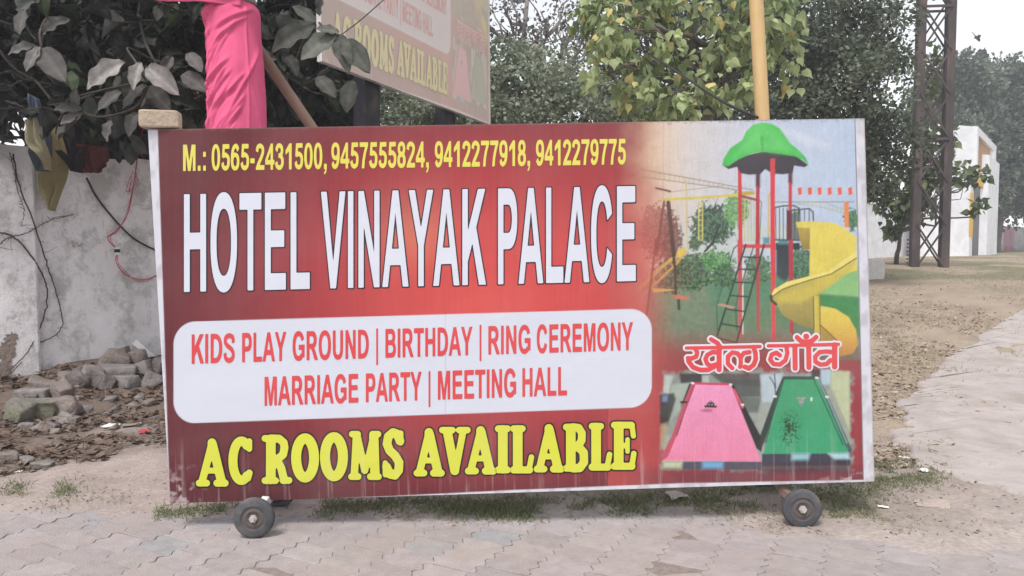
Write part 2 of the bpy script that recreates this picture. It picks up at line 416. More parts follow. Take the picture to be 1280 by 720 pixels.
def fill(P, c, c2=None, axis=1, soft=.6, alpha=1.0, noise=0.0, ns=.2, grain=None):
    """polygon in pixels, colour in sRGB; c2 = second printed tone along an axis of the artwork"""
    P = [tuple(p) for p in P]; xs = [p[0] for p in P]; ys = [p[1] for p in P]
    s = crop((min(xs), min(ys), max(xs), max(ys)), 4 + 3 * soft)
    if s is None: return
    x, y = X[s], Y[s]; d = poly_d(x, y, P); f = np.clip(.5 - d / (2 * soft), 0, 1) * alpha
    col = np.broadcast_to(np.asarray(c, float), x.shape + (3,))
    if c2 is not None:
        t = (y - min(ys)) / (max(ys) - min(ys) + 1e-6) if axis == 1 else (x - min(xs)) / (max(xs) - min(xs) + 1e-6)
        t = np.clip(t, 0, 1)[..., None]; col = col * (1 - t) + np.asarray(c2, float) * t
    if noise:
        nn = (fbm(x * ns, y * ns, 3, int(min(xs)) % 50) - .5) * 2 * noise
        col = col + nn[..., None] * np.array([90, 90, 80])
    blend(s, f, lin(np.clip(col, 0, 255)))
def line(pts, c, r=.8, soft=.5, alpha=1.0):
    for a, b in zip(pts[:-1], pts[1:]):
        s = crop((min(a[0], b[0]), min(a[1], b[1]), max(a[0], b[0]), max(a[1], b[1])), r + 3)
        if s is None: continue
        f = np.clip(.5 - (seg_d(X[s], Y[s], a, b) - r) / (2 * soft), 0, 1) * alpha
        blend(s, f, lin(c))
def leafy(cx, cy, rx, ry, c, c2, seed=1, alpha=1.0, ns=.35):
    c = np.asarray(c, float) * (.72, .84, .74) if c[1] > c[0] else c; c2 = np.asarray(c2, float) * (.84, .98, .84) if c2[1] > c2[0] else c2
    s = crop((cx - rx, cy - ry, cx + rx, cy + ry), 8)
    if s is None: return
    x, y = X[s], Y[s]; d = np.hypot((x - cx) / rx, (y - cy) / ry)
    n = fbm(x * ns, y * ns, 3, seed); f = np.clip((1.05 - d + (n - .5) * .9) * 5, 0, 1) * alpha
    k = smooth(.35, .65, fbm(x * ns * 1.6, y * ns * 1.6, 2, seed + 7))[..., None]
    blend(s, f, lin(np.asarray(c, float) * (1 - k) + np.asarray(c2, float) * k))

def paint_art():
    # red ground, brightest around the middle, with a warm flare behind the name
    def st(t, cs): 
        t = np.clip(t, 0, 1); return np.stack([np.interp(t, [c[0] for c in cs], [c[1][k] for c in cs]) for k in range(3)], -1)
    dl = np.where(X < 600, (600 - X) / 400, (X - 600) / 620); dy = (Y - 372) / 250
    t = np.sqrt(dl ** 2 + np.where(dy > 0, (dy * .85) ** 2, (dy * .8) ** 2))
    c = st(t, [(0, (224, 82, 78)), (.3, (204, 70, 70)), (.55, (168, 56, 62)), (.8, (128, 44, 52)), (1, (102, 34, 42))])
    c = c + (np.exp(-((X - 520) / 45) ** 2 - ((Y - 290) / 48) ** 2) * .6)[..., None] * np.array([20, 70, 35])
    c = c + ((fbm(X * .35, Y * .012, 3, 3) - .5) * 9)[..., None]
    c = c * (1 - (.10 * smooth(585, 625, Y)))[..., None]
    ART[:] = lin(np.clip(c, 0, 255))
    # sky of the playground picture, melting into the red at its left and bottom
    c = st((X - 800) / 260, [(0, (228, 192, 160)), (.25, (214, 208, 206)), (.6, (196, 206, 224)), (1, (186, 202, 224))])
    f = smooth(768, 838, X + (fbm(X * .05, Y * .05, 3, 8) - .5) * 20) * (1 - smooth(430, 470, Y))
    ART[:] = ART * (1 - f[..., None]) + lin(c) * f[..., None]
    q = lambda k, pts: [({5: (800 + a / 4.26, 150 + b / 4.26), 6: (800 + a / 4.26, 300 + b / 4.26), 7: (800 + a / 4.26, 450 + b / 4.26)}[k]) for a, b in pts]
    # faint cloud
    fill(q(5, [(760, 60), (840, 70), (1000, 130), (985, 150), (860, 120)]), (220, 226, 234), soft=6, alpha=.6)
    # lawn and hedges
    fill([(806, 350), (1072, 338), (1078, 470), (812, 470)], (120, 140, 112), (100, 118, 92), soft=5, alpha=.95, noise=.12, ns=.25)
    fill(q(6, [(360, 235), (760, 200), (940, 300), (960, 470), (400, 480)]), (84, 138, 108), (108, 132, 98), soft=6, noise=.1, ns=.3)
    fill(q(6, [(1000, 178), (1165, 140), (1170, 305), (950, 290)]), (142, 190, 124), soft=2, noise=.06)
    fill(q(6, [(948, 288), (1165, 305), (1172, 520), (960, 480)]), (70, 140, 84), (86, 140, 84), soft=2, noise=.06)
    fill(q(5, [(170, 590), (830, 545), (830, 700), (170, 720)]), (196, 205, 200), soft=5, alpha=.7)
    for cx, cy, rx, ry, c1, c2, sd in [(868, 338, 28, 24, (56, 74, 58), (104, 128, 96), 2), (838, 345, 24, 22, (84, 86, 66), (120, 118, 88), 3), (897, 326, 22, 14, (96, 138, 92), (140, 176, 126), 4),
                                       (905, 345, 16, 16, (60, 86, 66), (104, 134, 100), 5), (948, 335, 18, 18, (66, 96, 72), (110, 140, 104), 6), (1000, 330, 24, 22, (70, 96, 74), (106, 136, 108), 7),
                                       (891, 281, 27, 27, (38, 62, 50), (92, 124, 100), 8), (921, 262, 16, 22, (132, 166, 118), (160, 190, 140), 9), (1064, 275, 10, 14, (66, 104, 70), (96, 134, 92), 10),
                                       (820, 290, 22, 36, (150, 96, 84), (176, 122, 104), 11), (838, 300, 15, 34, (112, 74, 64), (140, 98, 84), 12), (868, 304, 8, 10, (84, 98, 78), (110, 124, 100), 13)]:
        leafy(cx, cy, rx, ry, c1, c2, sd, .92)
    line(q(5, [(345, 700), (390, 650), (420, 560)]), (60, 70, 58), 1.4)
    # roller coaster rails, beam, tags on the skyline
    for a, b in [((0, 262), (600, 372)), ((0, 302), (520, 372))]: line(q(5, [a, b]), (160, 132, 104), .7, alpha=.8)
    for k in range(0, 520, 26): line(q(5, [(k, 262 + k * .183), (k, 302 + k * .135)]), (172, 146, 118), .4, alpha=.6)
    line(q(5, [(120, 425), (360, 412), (600, 392)]), (214, 196, 96), 1.7); line(q(5, [(540, 392), (600, 388)]), (190, 170, 70), 2.2)
    line(q(5, [(150, 385), (440, 350)]), (170, 150, 120), .6, alpha=.7)
    line(q(5, [(720, 437), (1135, 436)]), (150, 160, 160), .8); line(q(5, [(830, 445), (960, 462), (1090, 497)]), (176, 182, 156), .6); line(q(5, [(840, 438), (980, 440), (1090, 478)]), (176, 182, 156), .6)
    for k in range(850, 1090, 22): line(q(5, [(k, 440 + (k - 850) * .12), (k, 450 + (k - 850) * .18)]), (176, 182, 156), .4)
    for xx in (850, 903, 955, 1008, 1062, 1118): fill(q(5, [(xx - 11, 362), (xx + 10, 358), (xx + 12, 396), (xx - 8, 400)]), (230, 96, 74)); fill(q(5, [(xx + 10, 360), (xx + 20, 366), (xx + 20, 394), (xx + 12, 396)]), (206, 196, 190), alpha=.8)
    fill(q(5, [(1085, 437), (1110, 437), (1112, 575), (1088, 575)]), (228, 140, 84)); fill(q(5, [(1083, 572), (1116, 572), (1116, 598), (1083, 598)]), (206, 210, 200))
    # posts of the swing, yellow see-saw slide at the left
    line(q(5, [(245, 320), (252, 690)]), (205, 186, 130), 1.0, alpha=.8); line(q(5, [(312, 440), (312, 640)]), (205, 196, 110), .8); line(q(5, [(332, 440), (332, 640)]), (205, 196, 110), .8)
    for k in range(450, 640, 28): line(q(5, [(312, k), (332, k)]), (205, 196, 110), .5)
    line(q(6, [(0, 255), (120, 140), (235, 50)]), (224, 184, 96), 2.0, alpha=.85); line(q(6, [(20, 290), (190, 130), (245, 60)]), (214, 170, 88), 1.4, alpha=.85)
    for k in range(40, 220, 30): line(q(6, [(k, 255 - k * .95), (k + 14, 300 - k * .95)]), (214, 170, 88), .7, alpha=.7)
    fill(q(6, [(60, 255), (200, 265), (70, 280)]), (222, 180, 92)); fill(q(6, [(195, 60), (235, 35), (242, 70), (205, 95)]), (222, 196, 92))
    line(q(5, [(85, 363), (160, 380)]), (110, 72, 62), 1.2); line(q(5, [(128, 435), (86, 720)]), (112, 74, 66), 1.5); line(q(6, [(86, 0), (35, 400)]), (104, 66, 58), 1.4, alpha=.9)
    line(q(5, [(150, 440), (180, 720)]), (84, 64, 58), 2.6); line(q(6, [(165, 0), (185, 140), (190, 290)]), (74, 62, 56), 1.7)
    fill(q(6, [(165, 292), (205, 292), (272, 308), (240, 318), (190, 314)]), (206, 120, 92)); fill(q(6, [(195, 315), (213, 315), (215, 375), (200, 370)]), (72, 70, 58))
    # climbing frame: bars, deck, posts
    for xx in (556, 574, 592, 606): line(q(5, [(xx, 412), (xx, 645)]), (196, 188, 128), .6)
    line(q(5, [(540, 405), (628, 428)]), (170, 70, 70), 1.6); line(q(5, [(636, 640), (646, 440), (634, 424)]), (120, 150, 120), .7)
    line(q(5, [(684, 640), (684, 400), (695, 386)]), (206, 176, 110), .9)
    fill(q(5, [(722, 655), (850, 655), (850, 690), (722, 690)]), (40, 62, 66)); fill(q(6, [(722, 20), (805, 20), (800, 190), (770, 222), (722, 190)]), (54, 58, 70), (70, 80, 78), soft=2)
    fill(q(5, [(655, 625), (690, 625), (690, 660), (655, 660)]), (96, 150, 170), soft=1.5); fill(q(5, [(735, 640), (790, 640), (790, 662), (735, 662)]), (84, 140, 150), soft=1.5)
    fill(q(5, [(790, 500), (852, 480), (855, 640), (800, 640)]), (80, 82, 80), soft=2, alpha=.8)
    for xx in range(722, 850, 20): line(q(5, [(xx, 468), (xx, 640)]), (70, 92, 78), .55)
    line(q(5, [(718, 466), (760, 458), (820, 456), (846, 470), (848, 500)]), (62, 84, 70), .9); line(q(5, [(718, 638), (850, 640)]), (62, 84, 70), 1.0)
    line(q(5, [(792, 640), (790, 500), (810, 480), (900, 472), (920, 490), (922, 535)]), (74, 84, 80), .9)
    for xx in (825, 850, 875, 900): line(q(5, [(xx, 478), (xx, 540)]), (74, 84, 80), .6)
    fill(q(5, [(520, 250), (540, 250), (546, 720), (524, 720)]), (208, 62, 70)); fill(q(6, [(518, 0), (544, 0), (546, 525), (524, 515)]), (204, 66, 72), (196, 96, 90)); line(q(6, [(547, 60), (547, 500)]), (226, 226, 226), .7)
    fill(q(5, [(617, 282), (637, 282), (636, 660), (614, 660)]), (186, 58, 68)); fill(q(5, [(617, 282), (638, 282), (637, 360), (617, 350)]), (74, 56, 70), soft=2)
    fill(q(6, [(614, 0), (636, 0), (638, 490), (620, 480)]), (176, 62, 68), (170, 92, 84))
    fill(q(5, [(790, 276), (809, 276), (808, 480), (790, 480)]), (206, 66, 74)); fill(q(5, [(790, 276), (810, 276), (809, 340), (790, 330)]), (70, 58, 72), soft=2); fill(q(5, [(780, 480), (808, 480), (808, 640), (780, 640)]), (110, 54, 62))
    fill(q(6, [(790, 0), (815, 0), (818, 510), (796, 490)]), (178, 66, 74))
    # ladder
    fill(q(5, [(518, 662), (716, 662), (716, 682), (518, 682)]), (216, 70, 74))
    for a in ([(562, 25), (410, 510)], [(660, 25), (512, 550)]): line(q(6, a), (42, 66, 56), 1.2)
    for a in ([(500, 42), (408, 345), (412, 490)], [(604, 35), (520, 300), (508, 360), (516, 480)], [(515, 30), (500, 45)]): line(q(6, a), (74, 98, 86), .8)
    for a in ([(550, 90), (636, 94)], [(530, 155), (617, 158)], [(508, 225), (596, 228)], [(486, 296), (572, 302)], [(462, 368), (550, 380)], [(436, 446), (530, 462)], [(412, 520), (505, 545)]): line(q(6, a), (42, 66, 56), 1.0)
    fill(q(6, [(408, 345), (430, 338), (510, 356), (490, 366)]), (196, 150, 128))
    # front post, canopy
    fill(q(5, [(693, 205), (718, 205), (718, 720), (694, 720)]), (222, 64, 74)); fill(q(6, [(694, 0), (720, 0), (722, 545), (700, 545)]), (216, 66, 74), (214, 84, 84))
    fill(q(5, [(437, 240), (520, 200), (650, 168), (760, 178), (830, 190), (895, 240), (875, 252), (820, 243), (812, 282), (760, 290), (705, 286), (666, 262), (640, 288), (580, 292), (535, 284), (515, 250), (470, 262)]), (62, 58, 66), noise=.05)
    fill(q(5, [(693, 205), (718, 205), (718, 300), (693, 300)]), (214, 68, 76))
    fill(q(5, [(437, 243), (445, 205), (480, 150), (545, 105), (565, 60), (600, 25), (650, 13), (700, 20), (745, 45), (775, 90), (800, 125), (850, 165), (885, 205), (896, 240), (860, 208), (820, 192), (740, 180), (650, 168), (590, 180), (520, 212), (470, 246)]), (92, 204, 100), (66, 184, 82), noise=.12, ns=.12)
    fill(q(5, [(600, 60), (650, 40), (655, 160), (560, 165), (500, 195), (560, 120)]), (112, 216, 118), soft=5, alpha=.6); fill(q(5, [(690, 60), (730, 70), (790, 140), (850, 180), (700, 170), (660, 150)]), (110, 214, 116), soft=5, alpha=.5)
    line(q(5, [(648, 90), (652, 165)]), (56, 160, 70), 1.2, 1.5, .8)
    # spiral slide
    fill(q(5, [(832, 545), (905, 540), (905, 690), (868, 690), (850, 640)]), (196, 176, 84), (150, 128, 66)); fill(q(5, [(830, 543), (905, 540), (905, 575), (835, 572)]), (226, 208, 98))
    fill(q(5, [(905, 540), (1020, 545), (1060, 560), (1150, 620), (1156, 800), (900, 880)]), (228, 210, 100), (222, 204, 96), noise=.05)
    fill(q(6, [(940, 480), (960, 350), (1040, 366), (1110, 410), (1150, 480), (1160, 560), (1130, 605), (1060, 622), (1050, 545), (965, 545)]), (226, 208, 98), (212, 158, 74))
    fill(q(6, [(958, 452), (990, 480), (1060, 545), (965, 545)]), (176, 150, 76), soft=2)
    fill(q(6, [(1152, 62), (1000, 168), (880, 198), (780, 224), (715, 262), (697, 295), (700, 322), (722, 342), (762, 402), (850, 452), (958, 482), (958, 420), (925, 305), (1050, 215), (1125, 150), (1152, 105)]), (222, 206, 108), (150, 136, 78), noise=.04)
    fill(q(6, [(720, 300), (900, 240), (1130, 105), (1125, 150), (1050, 215), (925, 302), (850, 335), (735, 335)]), (212, 192, 86), soft=3, alpha=.7)
    fill(q(6, [(1152, 60), (1000, 166), (880, 198), (780, 224), (715, 262), (697, 295), (705, 298), (740, 268), (800, 240), (900, 212), (1010, 182), (1152, 92)]), (236, 222, 128))
    line(q(6, [(697, 295), (700, 322), (724, 342)]), (60, 54, 44), 1.5); line(q(6, [(705, 300), (760, 262), (900, 214), (1020, 180), (1152, 96)]), (110, 96, 52), .6)
    fill(q(6, [(924, 300), (954, 296), (960, 545), (930, 545)]), (218, 200, 92), axis=0, c2=(196, 174, 78)); line(q(6, [(922, 302), (926, 470)]), (120, 104, 58), .7); line(q(6, [(956, 300), (960, 545)]), (136, 116, 62), .7)
    line(q(6, [(958, 452), (1000, 490), (1056, 545)]), (120, 96, 54), .7)
    # red fades over the bottom and the left of the picture
    f = smooth(404, 452, Y) * (X > 790) * (1 - .65 * ((X > 1018) & (Y < 450))); f = f * smooth(770, 830, X) * .9
    ART[:] = ART * (1 - f[..., None]) + lin((160, 62, 68)) * f[..., None]
    f = np.clip((1 - smooth(800, 850, X)) * smooth(200, 330, Y) * (X > 760), 0, 1) * .72
    ART[:] = ART * (1 - f[..., None]) + lin((196, 82, 80)) * f[..., None]
    # hall with two billiard tables, ragged edge
    n = (fbm(X * .12, Y * .12, 3, 19) - .5) * 16
    d = np.maximum(np.maximum(828 - X, X - 1064), np.maximum(464 - Y, Y - 588)) + n
    f = smooth(3, -5, d); c = np.stack([np.full(X.shape, k) for k in (150., 156., 150.)], -1) + (fbm(X * .1, Y * .1, 3, 4) - .5)[..., None] * 50
    ART[:] = ART * (1 - f[..., None]) + lin(np.clip(c, 0, 255)) * f[..., None]
    for P, c, a in [([(210, 70), (370, 70), (360, 125), (215, 125)], (52, 44, 50), .9), ([(330, 80), (368, 80), (368, 122), (330, 122)], (190, 198, 196), .9), ([(370, 70), (640, 70), (640, 140), (440, 130)], (78, 64, 66), .8), ([(440, 105), (640, 105), (640, 195), (510, 200)], (86, 88, 86), .9),
                    ([(520, 195), (640, 200), (640, 280), (560, 280)], (96, 104, 98), .8), ([(640, 80), (760, 70), (720, 225), (650, 225)], (188, 204, 212), .9), ([(130, 80), (175, 85), (150, 180), (125, 170)], (196, 206, 200), .8), ([(170, 130), (270, 120), (200, 290), (150, 330)], (172, 184, 172), .8),
                    ([(105, 185), (180, 175), (190, 210), (150, 345), (105, 350)], (46, 46, 48), .9), ([(120, 190), (148, 188), (145, 222), (118, 222)], (110, 140, 180), .9), ([(960, 50), (1015, 50), (1015, 130), (965, 130)], (178, 206, 220), .9), ([(910, 50), (958, 50), (958, 95), (912, 95)], (54, 40, 46), .9),
                    ([(1015, 55), (1115, 60), (1115, 380), (1015, 160)], (198, 204, 164), .9), ([(990, 150), (1030, 160), (1115, 390), (1120, 460), (1060, 380)], (160, 168, 150), .8), ([(640, 225), (700, 230), (640, 400), (610, 350)], (166, 172, 162), .8), ([(110, 340), (150, 330), (130, 470), (108, 440)], (176, 160, 122), .7)]:
        fill(q(7, P), c, soft=1.6, alpha=a, noise=.06)
    for a in ([(690, 90), (715, 130), (722, 180)], [(715, 75), (722, 150)]): line(q(7, a), (70, 84, 100), .7)
    fill(q(7, [(478, 130), (500, 132), (520, 175), (560, 250), (655, 430), (645, 490), (620, 470)]), (48, 44, 48)); fill(q(7, [(262, 125), (280, 122), (232, 230), (215, 250)]), (62, 52, 58))
    fill(q(7, [(275, 123), (482, 128), (645, 540), (122, 538)]), (240, 158, 198), (234, 138, 170), noise=.05, ns=.05)
    fill(q(7, [(275, 123), (290, 132), (235, 270), (195, 400), (150, 510), (120, 538), (120, 500), (170, 400), (230, 230)]), (196, 84, 104)); line(q(7, [(290, 132), (238, 270), (195, 400)]), (150, 60, 80), .8)
    line(q(7, [(275, 124), (484, 129)]), (206, 72, 96), 1.4); line(q(7, [(500, 160), (545, 250)]), (214, 92, 110), 1.8)
    for a in ((276, 122), (478, 130), (541, 237)): line(q(7, [a, (a[0] + 8, a[1] + 2)]), (232, 232, 232), 1.2)
    line(q(7, [(218, 224), (246, 224)]), (40, 38, 40), 1.3)
    fill(q(7, [(340, 246), (376, 214), (410, 246), (405, 254), (345, 252)]), (52, 40, 48)); fill(q(7, [(320, 268), (350, 258), (386, 262), (380, 276), (335, 276)]), (150, 84, 96), soft=1.5, alpha=.7)
    for xx, yy in ((350, 238), (366, 236), (382, 238), (398, 240), (374, 222)): line(q(7, [(xx, yy), (xx + 2, yy)]), (210, 190, 190), .7)
    fill(q(7, [(112, 540), (650, 542), (655, 584), (120, 582)]), (84, 84, 98), noise=.1); fill(q(7, [(122, 540), (225, 540), (220, 578), (120, 576)]), (200, 210, 172), soft=2.5); fill(q(7, [(332, 541), (440, 542), (442, 578), (330, 578)]), (118, 182, 224), soft=2.5)
    fill(q(7, [(758, 92), (778, 96), (660, 440), (640, 470), (640, 400), (715, 190)]), (52, 66, 62)); fill(q(7, [(935, 92), (955, 100), (1000, 190), (1130, 480), (1112, 502), (1060, 420)]), (70, 96, 92)); line(q(7, [(945, 100), (1010, 230), (1100, 440)]), (130, 160, 160), 1.0)
    fill(q(7, [(770, 95), (938, 95), (1112, 500), (655, 503)]), (62, 158, 110), (66, 164, 118), noise=.04, ns=.06); line(q(7, [(768, 95), (940, 95)]), (34, 84, 66), 2.0); line(q(7, [(925, 105), (1080, 450)]), (36, 112, 76), .9); line(q(7, [(752, 130), (668, 440)]), (34, 104, 72), .9)
    for a in ((936, 94), (712, 192), (990, 195)): line(q(7, [a, (a[0] + 10, a[1] + 2)]), (228, 232, 232), 1.3)
    fill(q(7, [(828, 198), (886, 198), (858, 244)]), (150, 150, 150), noise=.5, ns=.9); line(q(7, [(912, 203), (912, 214)]), (226, 230, 226), 1.2)
    s_ = crop((970, 510, 1005, 565)); x_, y_ = X[s_], Y[s_]
    blend(s_, smooth(.52, .64, fbm(x_ * .55, y_ * .55, 3, 5) + .22 * np.exp(-((x_ - 986) / 9) ** 2 - ((y_ - 535) / 18) ** 2) - .08) * np.exp(-((x_ - 987) / 13) ** 4 - ((y_ - 537) / 22) ** 4), lin((40, 74, 50)))
    fill(q(7, [(648, 500), (1118, 496), (1120, 560), (650, 566)]), (62, 66, 82), noise=.1); fill(q(7, [(808, 498), (905, 497), (895, 532), (805, 534)]), (150, 196, 204), soft=2.5); fill(q(7, [(1000, 497), (1110, 495), (1118, 528), (1035, 528)]), (176, 212, 222), soft=2.0)
    fill(q(7, [(650, 540), (1118, 535), (1110, 600), (650, 606)]), (72, 52, 62), soft=4, alpha=.8, noise=.08)
    # print grain and faded mottling of the photographs
    pic = smooth(770, 830, X)
    g_ = (fbm(X * .9, Y * .9, 2, 23) - .5) * .20 + (fbm(X * .11, Y * .11, 3, 29) - .5) * .12 + (vnoise(X * 1.3, Y * .05, 41) - .5) * .10
    ART[:] = ART * (1 + g_ * pic)[..., None]
    f = pic * smooth(575, 596, Y) * (.35 + .4 * fbm(X * .06, Y * .02, 3, 52)); ART[:] = ART * (1 - f[..., None]) + lin((92, 58, 70)) * f[..., None]
    # white rounded panel
    xt = X - 217; vt = 402.6 - .0285 * xt; vb = 529.6 - .0352 * xt; H = 122.0
    v = (Y - vt) / (vb - vt) * H; hx, hy, rr = (814.6 - 217.2) / 2, H / 2, 27.0
    ax = np.abs(X - (217.2 + hx)) - hx + rr; ay = np.abs(v - hy) - hy + rr
    d = np.hypot(np.maximum(ax, 0), np.maximum(ay, 0)) + np.minimum(np.maximum(ax, ay), 0) - rr
    blend((slice(None), slice(None)), np.clip(.5 - d / 1.0, 0, 1), lin((221, 225, 238)))
    # seam of the sheet and a few scuffs
    line([(555, 154), (556, 300), (557, 450), (556, 620)], (120, 90, 92), .4, .5, .35); line([(829, 152), (829, 300)], (150, 130, 120), .4, .5, .4)
    # unprinted margins: left wedge, right strip, bottom strip
    le = np.interp(Y, [160, 626], [197.2, 212.5]); re = np.interp(Y, [148, 602], [1068.5, 1079]); be = np.interp(X, [213, 400, 520, 640, 850, 950, 1093], [629, 624, 618.5, 612.5, 604, 602, 599.5])
    mg = np.maximum.reduce([np.clip((le - X) + .5, 0, 1), np.clip((X - re) + .5, 0, 1), np.clip((Y - be) + .5, 0, 1) * (X > 380)])
    blend((slice(None), slice(None)), mg, lin((222, 222, 232)))
    line([(1068.5, 150), (1074, 375), (1079, 600)], (92, 84, 92), .5)
    f = np.maximum(smooth(.9984, .9994, GA), .8 * smooth(.003, .001, GB)) * (.4 + .6 * fbm(X * .2, Y * .06, 3, 15)); blend((slice(None), slice(None)), f, lin((142, 124, 116)))
    f = mg * smooth(.45, .75, fbm(X * .1, Y * .05, 3, 66)) * .45; blend((slice(None), slice(None)), f, lin((168, 158, 160)))
    # mould and scuffs along the lower corners
    f = smooth(.56, .7, fbm(X * .12, Y * .12, 4, 44)) * np.maximum(np.exp(-((X - 225) / 22) ** 2 - ((Y - 615) / 28) ** 2), np.exp(-((X - 1070) / 40) ** 2 - ((Y - 598) / 9) ** 2)) * .8
    blend((slice(None), slice(None)), f, lin((196, 178, 180)))
    f = smooth(.5, .75, fbm(X * .5, Y * .5, 2, 91)) * smooth(6, 0, Y - (162 - .0157 * (X - 185))) * .6
    blend((slice(None), slice(None)), f, lin((120, 92, 90)))
paint_art()
ART = ART * .70 + .010          # print toned down, plus a faint glare veil put into the colour

def banner_mat(name, glare_fade=0.0):
    m = bpy.data.materials.new(name); m.use_nodes = True; n = m.node_tree.nodes; l = m.node_tree.links; b = n['Principled BSDF']
    b.inputs['Roughness'].default_value = .5; b.inputs['Specular IOR Level'].default_value = .2
    a = n.new('ShaderNodeAttribute'); a.attribute_name = 'Col'; tc = n.new('ShaderNodeTexCoord')
    mp = n.new('ShaderNodeMapping'); mp.inputs['Scale'].default_value = (26, 26, .9); l.new(tc.outputs['Object'], mp.inputs[0])
    nz = n.new('ShaderNodeTexNoise'); nz.inputs['Scale'].default_value = 1; nz.inputs['Detail'].default_value = 5; nz.inputs['Roughness'].default_value = .7; l.new(mp.outputs[0], nz.inputs[0])
    r1 = n.new('ShaderNodeMapRange'); r1.inputs['From Min'].default_value = .54; r1.inputs['From Max'].default_value = .74; r1.inputs['To Max'].default_value = .46; l.new(nz.outputs['Fac'], r1.inputs[0])
    sx = n.new('ShaderNodeSeparateXYZ'); l.new(tc.outputs['Object'], sx.inputs[0])
    r2 = n.new('ShaderNodeMapRange'); r2.inputs['From Min'].default_value = .30; r2.inputs['From Max'].default_value = .02; l.new(sx.outputs['Z'], r2.inputs[0])
    mu = n.new('ShaderNodeMath'); mu.operation = 'MULTIPLY'; l.new(r1.outputs[0], mu.inputs[0]); l.new(r2.outputs[0], mu.inputs[1])
    n2 = n.new('ShaderNodeTexNoise'); n2.inputs['Scale'].default_value = 2.2; n2.inputs['Detail'].default_value = 7; l.new(tc.outputs['Object'], n2.inputs[0])
    r3 = n.new('ShaderNodeMapRange'); r3.inputs['From Min'].default_value = .4; r3.inputs['From Max'].default_value = .75; r3.inputs['To Max'].default_value = .05; l.new(n2.outputs['Fac'], r3.inputs[0])
    ad = n.new('ShaderNodeMath'); ad.operation = 'ADD'; l.new(mu.outputs[0], ad.inputs[0]); l.new(r3.outputs[0], ad.inputs[1])
    mx = n.new('ShaderNodeMix'); mx.data_type = 'RGBA'; l.new(ad.outputs[0], mx.inputs['Factor']); l.new(a.outputs['Color'], mx.inputs['A']); mx.inputs['B'].default_value = (.62, .54, .54, 1)
    out = mx.outputs['Result']
    if glare_fade:
        m2 = n.new('ShaderNodeMix'); m2.data_type = 'RGBA'; m2.inputs['Factor'].default_value = glare_fade; l.new(out, m2.inputs['A']); m2.inputs['B'].default_value = (.88, .74, .66, 1); out = m2.outputs['Result']  # cream wash: sky glare painted over the print, with some fading
    l.new(out, b.inputs['Base Color'])
    n3 = n.new('ShaderNodeTexNoise'); n3.inputs['Scale'].default_value = 2.6; n3.inputs['Detail'].default_value = 4; l.new(tc.outputs['Object'], n3.inputs[0])
    bp = n.new('ShaderNodeBump'); bp.inputs['Strength'].default_value = .4; bp.inputs['Distance'].default_value = .03; l.new(n3.outputs['Fac'], bp.inputs['Height']); l.new(bp.outputs[0], b.inputs['Normal'])
    return m
M_ban = banner_mat('printed_vinyl'); M_ban_pale = banner_mat('glare_paled_vinyl', .58)  # second sheet is paled by painted sky reflection as well as fading

# --- board-local frame
BO = board_pt(QC[3][0], QC[3][1])                                   # bottom-left corner = origin
bx = board_pt(QC[2][0], QC[2][1]) - BO; BW = np.linalg.norm(bx); bx /= BW
bn = np.array([-.0313, 1, -.0215]); bn /= np.linalg.norm(bn)          # away from the camera
bz = np.cross(bx, bn); bz /= np.linalg.norm(bz)
def to_local(P):
    d = np.asarray(P) - BO; return np.stack([d @ bx, d @ bn, d @ bz], -1)
BOARD_M = np.stack([bx, bn, bz], 1)
def loc(u, v, off=0.0): return to_local(board_pt(u, v, off))

art_V = loc(X.ravel(), Y.ravel())
art_V[:, 1] -= .002
ai = np.arange(NA * NB).reshape(NB, NA)
art_F = np.stack([ai[1:, :-1], ai[1:, 1:], ai[:-1, 1:], ai[:-1, :-1]], -1).reshape(-1, 4)

# --- lettering
def col_mat_cols(n, c): return np.repeat((lin(c) * .70 + .010)[None], n, 0)  # same toning and painted glare veil as the printed sheet
def _sup(cx, cy, rx, ry, a0=0, a1=360, n=30, e=2.25):
    out = []
    for q in np.linspace(a0, a1, n, endpoint=(a1 - a0) < 359):
        c, s_ = math.cos(math.radians(q)), math.sin(math.radians(q))
        out.append((cx + rx * np.sign(c) * abs(c) ** (2 / e), cy + ry * np.sign(s_) * abs(s_) ** (2 / e)))
    return out
def _stroke(pts, hx=.125, hy=.085, closed=False):
    P = np.array(bezier([(a, b, 0) for a, b in pts], len(pts) * 5))[:, :2]
    T = np.gradient(P, axis=0); T /= np.linalg.norm(T, axis=1)[:, None] + 1e-9
    N = np.stack([-T[:, 1] * hx, T[:, 0] * hy], 1)
    return [tuple(p) for p in P + N] + [tuple(p) for p in (P - N)[::-1]]
def _bowl(x0, x1, y0, y1, r):      # D shape: straight left side, rounded right side
    ym = (y0 + y1) / 2
    return [(x0, y0), (x0, y1)] + _sup(x1 - r, ym, r, (y1 - y0) / 2, 90, -90, 16)
_P = [[_bowl(0, 1, .365, 1, .45), _bowl(.28, .72, .535, .83, .2)], [[(0, 0), (0, .5), (.28, .5), (.28, 0)]]]
_Cc = [_sup(.5, .5, .5, .515, 22, 338, 34) + _sup(.5, .5, .26, .345, 338, 22, 30)]
_6 = [[_sup(.5, .33, .5, .34), _sup(.5, .33, .225, .185)], [_stroke([(.86, .76), (.74, .89), (.54, .925), (.3, .84), (.16, .62), (.14, .36)], .14)]]
